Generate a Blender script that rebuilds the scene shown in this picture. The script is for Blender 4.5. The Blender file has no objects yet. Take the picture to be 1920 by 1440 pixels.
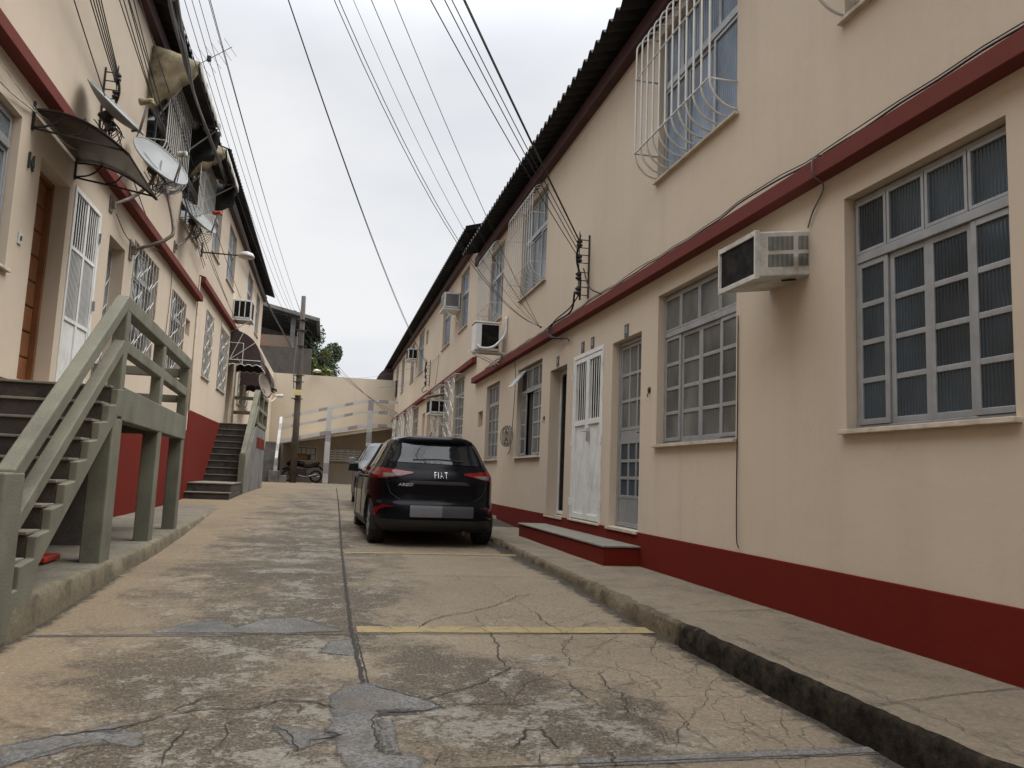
import bpy, bmesh, math, random
from mathutils import Vector, Matrix, noise
random.seed(7)
C = bpy.context.scene.collection
SC = bpy.context.scene
# ------------------------------------------------------------------ camera
HC = 0.88                                   # camera height above the right pavement
def axes(yaw, pitch, roll):
    cy, sy = math.cos(yaw), math.sin(yaw)
    f = Vector((sy*math.cos(pitch), cy*math.cos(pitch), math.sin(pitch)))
    r = Vector((cy, -sy, 0)); u = r.cross(f)
    return r*math.cos(roll)+u*math.sin(roll), u*math.cos(roll)-r*math.sin(roll), f
cr, cu, cf = axes(math.radians(12.95), math.radians(6.804), math.radians(2.307))
cam = bpy.data.cameras.new('camera'); camo = bpy.data.objects.new('camera', cam); C.objects.link(camo)
camo.matrix_world = Matrix(((cr.x, cu.x, -cf.x, 0), (cr.y, cu.y, -cf.y, 0), (cr.z, cu.z, -cf.z, HC), (0, 0, 0, 1)))
cam.sensor_width = 36; cam.lens = 1475/1920*36; cam.clip_start = .05; cam.clip_end = 2000
SC.camera = camo
# ------------------------------------------------------------------ sky, sun, exposure
SUN_EL, SUN_AZ = math.radians(58), math.radians(100)      # azimuth clockwise from +Y
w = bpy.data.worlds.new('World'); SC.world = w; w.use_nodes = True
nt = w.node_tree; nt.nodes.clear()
out = nt.nodes.new('ShaderNodeOutputWorld'); bg = nt.nodes.new('ShaderNodeBackground')
sky = nt.nodes.new('ShaderNodeTexSky'); sky.sky_type = 'NISHITA'; sky.sun_disc = False
sky.sun_elevation = SUN_EL; sky.sun_rotation = SUN_AZ
tc = nt.nodes.new('ShaderNodeTexCoord')
mp = nt.nodes.new('ShaderNodeMapping'); mp.inputs['Scale'].default_value = (1, 1, 2.2)
nz = nt.nodes.new('ShaderNodeTexNoise'); nz.inputs['Scale'].default_value = 1.7; nz.inputs['Detail'].default_value = 5; nz.inputs['Roughness'].default_value = .5
rp = nt.nodes.new('ShaderNodeValToRGB')
rp.color_ramp.elements[0].position = .33; rp.color_ramp.elements[0].color = (.70, .735, .80, 1)
rp.color_ramp.elements[1].position = .66; rp.color_ramp.elements[1].color = (.97, .975, .985, 1)
sep = nt.nodes.new('ShaderNodeSeparateXYZ')
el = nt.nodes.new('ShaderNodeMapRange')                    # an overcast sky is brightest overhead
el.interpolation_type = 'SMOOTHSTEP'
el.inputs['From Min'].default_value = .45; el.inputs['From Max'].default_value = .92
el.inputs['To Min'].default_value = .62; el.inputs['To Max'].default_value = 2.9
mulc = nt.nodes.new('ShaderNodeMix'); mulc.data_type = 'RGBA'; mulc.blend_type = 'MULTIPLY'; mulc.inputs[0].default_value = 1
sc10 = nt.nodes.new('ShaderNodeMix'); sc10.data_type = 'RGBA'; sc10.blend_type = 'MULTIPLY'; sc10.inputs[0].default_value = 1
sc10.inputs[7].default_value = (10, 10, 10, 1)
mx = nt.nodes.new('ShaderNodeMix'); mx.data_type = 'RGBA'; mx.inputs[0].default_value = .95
L = nt.links.new
L(tc.outputs['Generated'], mp.inputs[0]); L(mp.outputs[0], nz.inputs['Vector']); L(nz.outputs[0], rp.inputs[0])
L(tc.outputs['Generated'], sep.inputs[0]); L(sep.outputs['Z'], el.inputs['Value'])
L(rp.outputs[0], mulc.inputs[6]); L(el.outputs[0], mulc.inputs[7])
L(mulc.outputs[2], sc10.inputs[6])
L(sky.outputs[0], mx.inputs[6]); L(sc10.outputs[2], mx.inputs[7])
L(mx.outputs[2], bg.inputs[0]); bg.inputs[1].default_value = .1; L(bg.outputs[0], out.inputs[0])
sl = bpy.data.lights.new('sun', 'SUN'); sl.energy = 1.5; sl.angle = math.radians(40); sl.color = (1, .96, .9)
so = bpy.data.objects.new('sun', sl); C.objects.link(so)
sd = Vector((math.sin(SUN_AZ)*math.cos(SUN_EL), math.cos(SUN_AZ)*math.cos(SUN_EL), math.sin(SUN_EL)))
so.rotation_euler = sd.to_track_quat('Z', 'Y').to_euler(); so.location = (0, 0, 30)
SC.view_settings.view_transform = 'Standard'; SC.view_settings.look = 'None'
SC.view_settings.exposure = 0.6; SC.view_settings.gamma = 1
SC.cycles.max_bounces = 8
# ------------------------------------------------------------------ materials
MAT = {}
class NT:
    def __init__(s, name):
        s.m = bpy.data.materials.new(name); s.m.use_nodes = True; s.t = s.m.node_tree
        s.b = s.t.nodes['Principled BSDF']; MAT[name] = s.m
        g = s.t.nodes.new('ShaderNodeNewGeometry'); s.pos = g.outputs['Position']; s.geo = g
    def n(s, typ, **k):
        x = s.t.nodes.new('ShaderNode'+typ)
        for a, v in k.items():
            if a[0] == '_': setattr(x, a[1:], v)
            else: x.inputs[a.replace('_', ' ')].default_value = v
        return x
    def l(s, a, b): s.t.links.new(a, b)
    def mapped(s, scale=(1, 1, 1), loc=(0, 0, 0), src=None):
        m = s.n('Mapping'); m.inputs['Scale'].default_value = scale; m.inputs['Location'].default_value = loc
        s.l(src or s.pos, m.inputs[0]); return m.outputs[0]
    def noise(s, scale, detail=4, rough=.55, vec=None, dist=0):
        x = s.n('TexNoise', Scale=scale, Detail=detail, Roughness=rough, Distortion=dist); s.l(vec or s.pos, x.inputs['Vector']); return x.outputs[0]
    def ramp(s, fac, *st):
        r = s.n('ValToRGB'); e = r.color_ramp.elements
        while len(e) < len(st): e.new(.5)
        for i, (p, c) in enumerate(st):
            e[i].position = p; e[i].color = (c, c, c, 1) if not isinstance(c, tuple) else (*c, 1)
        s.l(fac, r.inputs[0]); return r.outputs[0]
    def mix(s, f, a, b, blend='MIX'):
        x = s.n('Mix', _data_type='RGBA', _blend_type=blend)
        for i, v in ((0, f), (6, a), (7, b)):
            if isinstance(v, (int, float)): x.inputs[i].default_value = v if i == 0 else (v, v, v, 1)
            elif isinstance(v, tuple): x.inputs[i].default_value = (*v, 1)
            else: s.l(v, x.inputs[i])
        return x.outputs[2]
    def math(s, op, a, b=0.0, clamp=False):
        x = s.n('Math', _operation=op, _use_clamp=clamp)
        for i, v in ((0, a), (1, b)):
            if isinstance(v, (int, float)): x.inputs[i].default_value = v
            else: s.l(v, x.inputs[i])
        return x.outputs[0]
    def xyz(s):
        x = s.n('SeparateXYZ'); s.l(s.pos, x.inputs[0]); return x.outputs
    def bump(s, h, strength=.3, dist=.01, prev=None):
        b = s.n('Bump', Strength=strength, Distance=dist); s.l(h, b.inputs['Height'])
        if prev is not None: s.l(prev, b.inputs['Normal'])
        s.l(b.outputs[0], s.b.inputs['Normal']); return b.outputs[0]
    def base(s, c, rough=.6, metal=0.0, spec=.5):
        if isinstance(c, tuple): s.b.inputs['Base Color'].default_value = (*c, 1)
        else: s.l(c, s.b.inputs['Base Color'])
        if isinstance(rough, (int, float)): s.b.inputs['Roughness'].default_value = rough
        else: s.l(rough, s.b.inputs['Roughness'])
        s.b.inputs['Metallic'].default_value = metal
        s.b.inputs['Specular IOR Level'].default_value = spec
        return s.m
def mul(c, k): return tuple(min(1, x*k) for x in c)
def simple(name, col, rough=.6, metal=0.0, var=.15, vs=6, bump=.0, bs=60, spec=.5, dirt=None, dirtamt=.5):
    t = NT(name)
    c = t.mix(t.ramp(t.noise(vs, 5), (.3, 0), (.7, 1)), mul(col, 1-var), mul(col, 1+var))
    if dirt: c = t.mix(t.math('MULTIPLY', t.ramp(t.noise(vs*.6, 7, .65), (.5, 0), (.68, 1)), dirtamt), c, dirt)
    t.base(c, rough, metal, spec)
    if bump: t.bump(t.noise(bs, 4), bump)
    return t.m
def plaster(name, col, bump=.25):
    t = NT(name)
    c = t.mix(t.ramp(t.noise(.45, 5), (.3, 0), (.7, 1)), mul(col, .93), mul(col, 1.05))
    c = t.mix(t.math('MULTIPLY', t.ramp(t.noise(1.0, 6, .6, t.mapped((3.5, 3.5, .22))), (.52, 0), (.75, 1)), .16), c, mul(col, .62))
    c = t.mix(t.math('MULTIPLY', t.ramp(t.noise(9, 5, .7), (.56, 0), (.72, 1)), .12), c, mul(col, 1.25))
    c = t.mix(t.math('MULTIPLY', t.ramp(t.noise(2.3, 6, .7), (.6, 0), (.72, 1)), .10), c, mul(col, .7))
    c = t.mix(t.math('MULTIPLY', t.ramp(t.noise(2.6, 7, .65, t.mapped((2.6, 2.6, .16))), (.54, 0), (.70, 1)), .11), c, mul(col, .66))
    wv = t.n('VectorMath', _operation='ADD'); nc = t.n('TexNoise', Scale=2.0, Detail=6.0); sc_ = t.n('VectorMath', _operation='SCALE'); sc_.inputs['Scale'].default_value = .7
    t.l(t.pos, nc.inputs['Vector']); t.l(nc.outputs['Color'], sc_.inputs[0]); t.l(t.pos, wv.inputs[0]); t.l(sc_.outputs[0], wv.inputs[1])
    hv = t.n('TexVoronoi', _feature='DISTANCE_TO_EDGE', Scale=.75); t.l(wv.outputs[0], hv.inputs['Vector'])
    hc = t.math('MULTIPLY', t.ramp(hv.outputs['Distance'], (.0008, 1), (.003, 0)), t.ramp(t.noise(.7, 3), (.50, 0), (.60, 1)))
    c = t.mix(t.math('MULTIPLY', hc, .12), c, mul(col, .4))
    t.base(c, .88, 0, .12)
    h = t.math('ADD', t.noise(3.5, 3), t.math('MULTIPLY', t.noise(160, 3), .22))
    t.bump(h, bump, .02)
    return t.m
BEIGE = (.535, .45, .353)
plaster('beige_wall', BEIGE)
plaster('band_red', (.142, .040, .033), .2)
plaster('plinth_red', (.125, .0135, .0075), .25)
plaster('far_wall', (.52, .445, .345))
simple('stair_green', (.148, .145, .106), .85, 0, .2, 3, .35, 70, dirt=(.06, .055, .045), dirtamt=.45)
simple('sill_stone', (.50, .43, .34), .7, 0, .15, 12, .2, 90, dirt=(.2, .17, .13))
simple('aluminium', (.33, .34, .35), .42, .45, .12, 10, .05, 40)
simple('white_paint', (.66, .66, .64), .45, 0, .06, 7, .05, 30, dirt=(.35, .30, .24), dirtamt=.4)
simple('white_bar', (.60, .60, .57), .5, 0, .08, 9)
simple('dull_white', (.48, .47, .43), .6, 0, .18, 8, dirt=(.18, .15, .11), dirtamt=.7)
simple('roof_black', (.022, .021, .021), .85, 0, .4, 6, .4, 60)
simple('dark_red_wood', (.055, .017, .015), .7, 0, .25, 3, .2, 40)
simple('black_rubber', (.012, .012, .012), .75, 0, .2, 20)
simple('cable_black', (.012, .012, .012), .6, 0, .1, 20)
simple('cable_grey', (.10, .10, .105), .6, 0, .1, 20)
simple('dark_iron', (.035, .03, .027), .6, .3, .4, 25, .3, 80)
simple('rust_pipe', (.17, .14, .115), .6, .3, .3, 15, .2, 60, dirt=(.12, .06, .03))
simple('dish_grey', (.24, .255, .255), .5, 0, .10, 6, .05, 40, dirt=(.25, .24, .22), dirtamt=.5)
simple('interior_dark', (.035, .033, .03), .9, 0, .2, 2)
simple('wood_door', (.18, .070, .028), .38, 0, .3, 3, .1, 30)
simple('tarp_tan', (.23, .19, .115), .8, 0, .4, 4, .5, 25, dirt=(.05, .04, .025), dirtamt=.8)
simple('tarp_burnt', (.012, .011, .011), .7, 0, .5, 5, .4, 30)
simple('tarp_brown', (.040, .021, .021), .6, 0, .25, 4, .2, 25)
simple('tarp_white', (.42, .41, .37), .8, 0, .25, 6, .3, 30, dirt=(.05, .04, .03), dirtamt=.7)
simple('pole_concrete', (.075, .063, .050), .9, 0, .2, 3, .5, 40, dirt=(.04, .037, .033), dirtamt=.7)
simple('grey_concrete', (.15, .145, .135), .92, 0, .25, 2, .5, 40, dirt=(.035, .033, .03), dirtamt=.75)
simple('tile_white', (.46, .45, .44), .4, 0, .1, 3)
simple('tile_grey', (.26, .25, .255), .4, 0, .2, 14)
simple('cone_red', (.42, .035, .015), .6, 0, .2, 12, dirt=(.08, .03, .02))
simple('paper', (.60, .58, .52), .8, 0, .1, 20)
simple('paper_orange', (.45, .22, .06), .8, 0, .3, 12)
simple('yellow_box', (.50, .42, .16), .6, 0, .1, 8)
simple('step_top', (.20, .185, .15), .9, 0, .12, 6, .4, 90)
simple('plate_dark', (.06, .065, .07), .5, 0, .1, 8)
simple('plate_digit', (.34, .34, .33), .5)
simple('digit_black', (.02, .018, .016), .5)
simple('ac_black', (.010, .0095, .009), .95, 0, .4, 9, .5, 200, .15, dirt=(.045, .038, .03), dirtamt=.6)
simple('ac_slot', (.012, .012, .012), .9, spec=.1)
simple('steel_rod', (.33, .33, .33), .4, .6, .1, 20)
simple('rim_steel', (.30, .30, .31), .3, .9, .05, 20)
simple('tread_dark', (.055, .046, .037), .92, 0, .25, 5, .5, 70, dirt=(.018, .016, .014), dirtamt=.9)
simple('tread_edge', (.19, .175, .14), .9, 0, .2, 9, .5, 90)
def car_paint(name, col, rough=.12, metal=.0):
    t = NT(name); t.base(t.mix(t.ramp(t.noise(30, 3), (.3, 0), (.7, 1)), mul(col, .9), mul(col, 1.1)), t.ramp(t.noise(4, 5), (.3, rough*.7), (.75, rough*1.8)), metal)
    t.b.inputs['IOR'].default_value = 1.28; t.b.inputs['Coat Weight'].default_value = .0; t.b.inputs['Specular IOR Level'].default_value = .32; t.b.inputs['Coat Roughness'].default_value = .06
car_paint('paint_black', (.006, .006, .008))
car_paint('paint_silver', (.16, .165, .17), .3, .5)
simple('car_plastic', (.012, .012, .013), .5, 0, .1, 30, .1, 200)
simple('chrome', (.45, .45, .46), .2, 1.0, .04, 9)
simple('plate_pale', (.15, .155, .17), .45, 0, .06, 12)
simple('plate_dim', (.055, .058, .066), .45, 0, .06, 12)
def glassy(name, col, rough=.06, var=.2, vs=2):
    t = NT(name); t.base(t.mix(t.ramp(t.noise(vs, 4), (.3, 0), (.7, 1)), mul(col, 1-var), mul(col, 1+var)), rough, 0, .5); return t
glassy('car_glass', (.012, .014, .016), .04)
glassy('lamp_red', (.15, .005, .007), .12)
glassy('lamp_clear', (.16, .145, .14), .15)
# fluted glass: vertical ribs; coordinate runs along the street (world Y)
def fluted(name, col, rib=.022, rough=.22, var=.35):
    t = glassy(name, col, rough, var, 1.3)
    wv = t.n('TexWave', _wave_type='BANDS', _bands_direction='Y', Scale=1/(rib*math.pi*2)*math.pi, Distortion=.3, Detail=1.0)
    wv.inputs['Detail Scale'].default_value = 2.0
    t.l(t.pos, wv.inputs['Vector']); t.bump(wv.outputs[0], .45, .010)
    c = t.mix(t.ramp(t.noise(1.6, 4, .5, t.mapped((1, 1, .6))), (.38, 0), (.68, 1)), mul(col, .6), mul(col, 2.0))
    c = t.mix(t.math('MULTIPLY', t.ramp(wv.outputs[0], (.15, 0), (.8, 1)), .22), c, mul(col, .4))
    t.base(c, rough, 0, .5)
fluted('fluted_dark', (.022, .034, .044), .04, .15)
fluted('fluted_grey', (.115, .115, .105), .045)
fluted('fluted_pale', (.22, .245, .255), .05)
fluted('pane_blue', (.15, .19, .245), .06, .15)
glassy('pane_dark', (.022, .024, .024), .08, .4, 1.5)
def tinted(name, col):
    t = NT(name); t.base(t.mix(t.ramp(t.noise(7, 5, .6, t.mapped((1, 4, 1))), (.35, 0), (.7, 1)), mul(col, .45), mul(col, 1.5)), .35)
    t.b.inputs['Transmission Weight'].default_value = .35; t.b.inputs['Alpha'].default_value = .93
tinted('polycarbonate', (.062, .044, .030))
# bricks of the house beyond the wall
t = NT('brick'); bk = t.n('TexBrick', Scale=3.2, Mortar_Size=.025); bk.inputs['Color1'].default_value = (.33, .13, .06, 1); bk.inputs['Color2'].default_value = (.24, .16, .10, 1)
bk.inputs['Mortar'].default_value = (.30, .27, .22, 1); t.l(t.mapped((1, 1, 1)), bk.inputs['Vector'])
mpb = t.n('Mapping'); mpb.inputs['Rotation'].default_value = (math.radians(90), 0, 0); t.l(t.pos, mpb.inputs[0]); t.l(mpb.outputs[0], bk.inputs['Vector'])
t.base(t.mix(t.ramp(t.noise(2, 5), (.45, 0), (.6, 1)), bk.outputs[0], (.22, .19, .15)), .9)
# leaves
def leafmat(name, a, b):
    t = NT(name); t.base(t.mix(t.ramp(t.noise(3.0, 3), (.35, 0), (.65, 1)), a, b), .55)
leafmat('leaf_dark', (.016, .032, .010), (.045, .075, .020))
leafmat('leaf_yellow', (.055, .075, .014), (.17, .18, .04))
simple('bark', (.08, .06, .045), .9, 0, .2, 8)
# road concrete --------------------------------------------------------
t = NT('road_concrete'); X, Y, Z = t.xyz()
tan = (.246, .198, .138)
c = t.mix(t.ramp(t.noise(.55, 5), (.3, 0), (.7, 1)), mul(tan, .86), mul(tan, 1.12))
lft = t.n('MapRange', From_Min=-.2, From_Max=-1.5); t.l(X, lft.inputs['Value'])
c = t.mix(t.math('MULTIPLY', lft.outputs[0], .55), c, (.232, .168, .096))
cx = t.math('SUBTRACT', 1.0, t.math('ABSOLUTE', t.math('DIVIDE', t.math('ADD', X, .25), 1.25)), True)
cy2 = t.n('MapRange', From_Min=26.0, From_Max=9.0, To_Min=.35); t.l(Y, cy2.inputs['Value'])
r2 = t.math('SUBTRACT', 1.0, t.math('ABSOLUTE', t.math('DIVIDE', t.math('SUBTRACT', X, 1.05), .75)), True)
ry = t.math('SUBTRACT', 1.0, t.math('ABSOLUTE', t.math('DIVIDE', t.math('SUBTRACT', Y, 3.6), 1.3)), True)
reg = t.math('ADD', t.math('MULTIPLY', t.math('POWER', cx, .6), cy2.outputs[0]), t.math('MULTIPLY', t.math('MULTIPLY', r2, ry), 1.6), True)
def sum3(*pr):
    o = None
    for wgt, n_ in pr:
        v = t.math('MULTIPLY', n_, wgt); o = v if o is None else t.math('ADD', o, v)
    return o
n1 = sum3((.46, t.noise(1.25, 4, .6, None, .5)), (.30, t.noise(5.5, 6, .7, None, .3)), (.24, t.noise(30, 5, .7)))
st = t.ramp(t.math('ADD', n1, t.math('MULTIPLY', reg, .20)), (.560, 0), (.665, 1))
spk = t.ramp(t.noise(75, 4, .75), (.36, .25), (.58, 1))
c = t.mix(t.math('MULTIPLY', t.math('MULTIPLY', st, spk), .97), c, (.030, .026, .022))
c = t.mix(t.math('MULTIPLY', t.ramp(t.noise(.8, 7, .7, t.mapped((1, 1, 1), (7, 3, 2))), (.50, 0), (.70, 1)), .35), c, (.075, .063, .050))
wn = sum3((.42, t.noise(2.1, 5, .65, t.mapped((1, 1, 1), (3, 1, 0)), .4)), (.34, t.noise(10, 6, .7, None, .6)), (.24, t.noise(42, 4, .7)))
wh = t.ramp(t.math('ADD', wn, t.math('MULTIPLY', reg, .075)), (.572, 0), (.612, 1))
c = t.mix(t.math('MULTIPLY', wh, .72), c, (.30, .278, .235))
c = t.mix(t.math('MULTIPLY', t.ramp(t.noise(48, 7, .82), (.44, 0), (.60, 1)), .55), c, mul(tan, .34))
vd = t.n('TexVoronoi', Scale=34.0); t.l(t.pos, vd.inputs['Vector'])
c = t.mix(t.math('MULTIPLY', t.ramp(vd.outputs['Distance'], (.10, 1), (.22, 0)), .45), c, (.37, .33, .27))
# map cracking of the worn right-hand slabs
wv = t.n('VectorMath', _operation='ADD'); nc = t.n('TexNoise', Scale=3.5, Detail=4.0); t.l(t.pos, nc.inputs['Vector'])
sc = t.n('VectorMath', _operation='SCALE'); sc.inputs['Scale'].default_value = .28; t.l(nc.outputs['Color'], sc.inputs[0]); t.l(t.pos, wv.inputs[0]); t.l(sc.outputs[0], wv.inputs[1])
ve = t.n('TexVoronoi', _feature='DISTANCE_TO_EDGE', Scale=3.1); t.l(wv.outputs[0], ve.inputs['Vector'])
ve2 = t.n('TexVoronoi', _feature='DISTANCE_TO_EDGE', Scale=6.5); t.l(wv.outputs[0], ve2.inputs['Vector'])
mk = t.n('MapRange', From_Min=.8, From_Max=1.25); t.l(X, mk.inputs['Value'])
mk2 = t.n('MapRange', From_Min=6.8, From_Max=5.2); t.l(Y, mk2.inputs['Value'])
mask = t.math('MULTIPLY', mk.outputs[0], mk2.outputs[0])
brk = t.ramp(t.noise(2.2, 3), (.40, 0), (.52, 1))
ck = t.math('MULTIPLY', t.ramp(ve.outputs['Distance'], (.003, 1), (.013, 0)), mask)
ck2 = t.math('MULTIPLY', t.math('MULTIPLY', t.ramp(ve2.outputs['Distance'], (.003, .6), (.012, 0)), mask), brk)
ck = t.math('MAXIMUM', ck, ck2)
c = t.mix(t.math('MULTIPLY', ck, .6), c, (.040, .033, .027))
kx = t.n('MapRange', From_Min=2.02, From_Max=2.30); t.l(X, kx.inputs['Value'])
kl = t.n('MapRange', From_Min=-1.50, From_Max=-1.68); t.l(X, kl.inputs['Value'])
ky = t.n('MapRange', From_Min=9.5, From_Max=7.0); t.l(Y, ky.inputs['Value'])
ke = t.math('MAXIMUM', kx.outputs[0], t.math('MULTIPLY', kl.outputs[0], ky.outputs[0]))
km = t.ramp(t.math('ADD', t.math('MULTIPLY', ke, .5), t.math('MULTIPLY', t.noise(11, 7, .75), .75)), (.60, 0), (.74, 1))
c = t.mix(t.math('MULTIPLY', km, .85), c, (.022, .019, .015))
t.base(c, .88, 0, .3)
h = t.math('ADD', t.math('MULTIPLY', t.noise(120, 4, .7), .5), t.math('MULTIPLY', t.noise(7, 5), .6))
h = t.math('SUBTRACT', h, t.math('MULTIPLY', ck, .8))
t.bump(h, .5, .012)
t = NT('crack_dark'); t.base(t.mix(t.noise(30, 4), (.016, .014, .012), (.05, .042, .034)), .95)
t = NT('patch_cement')
pc = t.mix(t.ramp(t.noise(3, 7, .65), (.35, 0), (.65, 1)), (.11, .107, .101), (.235, .23, .218))
pc = t.mix(t.math('MULTIPLY', t.ramp(t.noise(60, 6, .78), (.44, 0), (.58, 1)), .8), pc, (.05, .047, .043))
at = t.n('Attribute', _attribute_name='edge')
pc = t.mix(t.math('MULTIPLY', t.ramp(t.noise(5, 7, .7), (.46, 0), (.62, 1)), .6), pc, (.12, .098, .072))
al = t.math('ADD', at.outputs['Fac'], t.math('ADD', t.math('MULTIPLY', t.math('SUBTRACT', t.noise(14, 6, .7), .5), 1.6), t.math('MULTIPLY', t.math('SUBTRACT', t.noise(60, 3, .7), .5), .9)))
t.l(t.ramp(al, (.40, 0), (.72, 1)), t.b.inputs['Alpha'])
t.base(pc, .92); t.bump(t.noise(110, 4, .7), .7, .01)
t = NT('line_yellow'); X, Y, Z = t.xyz()
yc = t.mix(t.ramp(t.noise(25, 5, .7), (.35, 0), (.7, 1)), (.25, .19, .082), (.325, .255, .122))
t.base(t.mix(t.ramp(t.noise(7.5, 9, .78), (.535, 0), (.61, 1)), yc, (.17, .137, .10)), .85); t.bump(t.noise(120, 4, .7), .4, .008)
def pave(name, col, dark, moss=False):
    t = NT(name); X, Y, Z = t.xyz()
    c = t.mix(t.ramp(t.noise(.9, 6), (.3, 0), (.7, 1)), mul(col, .8), mul(col, 1.15))
    c = t.mix(t.math('MULTIPLY', t.ramp(t.noise(3.2, 8, .68), (.48, 0), (.66, 1)), .7), c, dark)
    c = t.mix(t.math('MULTIPLY', t.ramp(t.noise(26, 6, .75), (.46, 0), (.62, 1)), .4), c, mul(col, 1.35))
    c = t.mix(t.math('MULTIPLY', t.ramp(t.noise(55, 7, .82), (.44, 0), (.6, 1)), .5), c, mul(col, .42))
    vd = t.n('TexVoronoi', Scale=20.0); t.l(t.pos, vd.inputs['Vector'])
    sp = t.math('MULTIPLY', t.ramp(vd.outputs['Distance'], (.07, 1), (.12, 0)), t.ramp(t.noise(6, 2), (.5, 0), (.6, 1)))
    c = t.mix(t.math('MULTIPLY', sp, .6), c, (.36, .345, .31))
    if moss:                                   # black mould on the near kerb face
        nm = t.math('ADD', t.math('MULTIPLY', t.noise(3.5, 6, .7), 1.7), Y)
        mm = t.ramp(t.math('DIVIDE', nm, 10), (.545, 1), (.585, 0))
        c = t.mix(t.math('MULTIPLY', mm, t.ramp(t.noise(14, 6, .7), (.30, 1), (.80, .6))), c, (.0045, .0035, .003))
        t.b.inputs['Roughness'].default_value = 1
    t.base(c, .95, 0, .08 if moss else .3)
    t.bump(t.math('ADD', t.noise(110, 4, .7), t.noise(16, 4)), .6, .012)
pave('pavement_concrete', (.228, .188, .136), (.10, .086, .066))
pave('kerb_concrete', (.17, .138, .095), (.05, .043, .035), True)
pave('left_pavement', (.20, .178, .138), (.06, .054, .046))
pave('left_kerb', (.20, .17, .115), (.055, .047, .036))
from mathutils.geometry import tessellate_polygon
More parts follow.
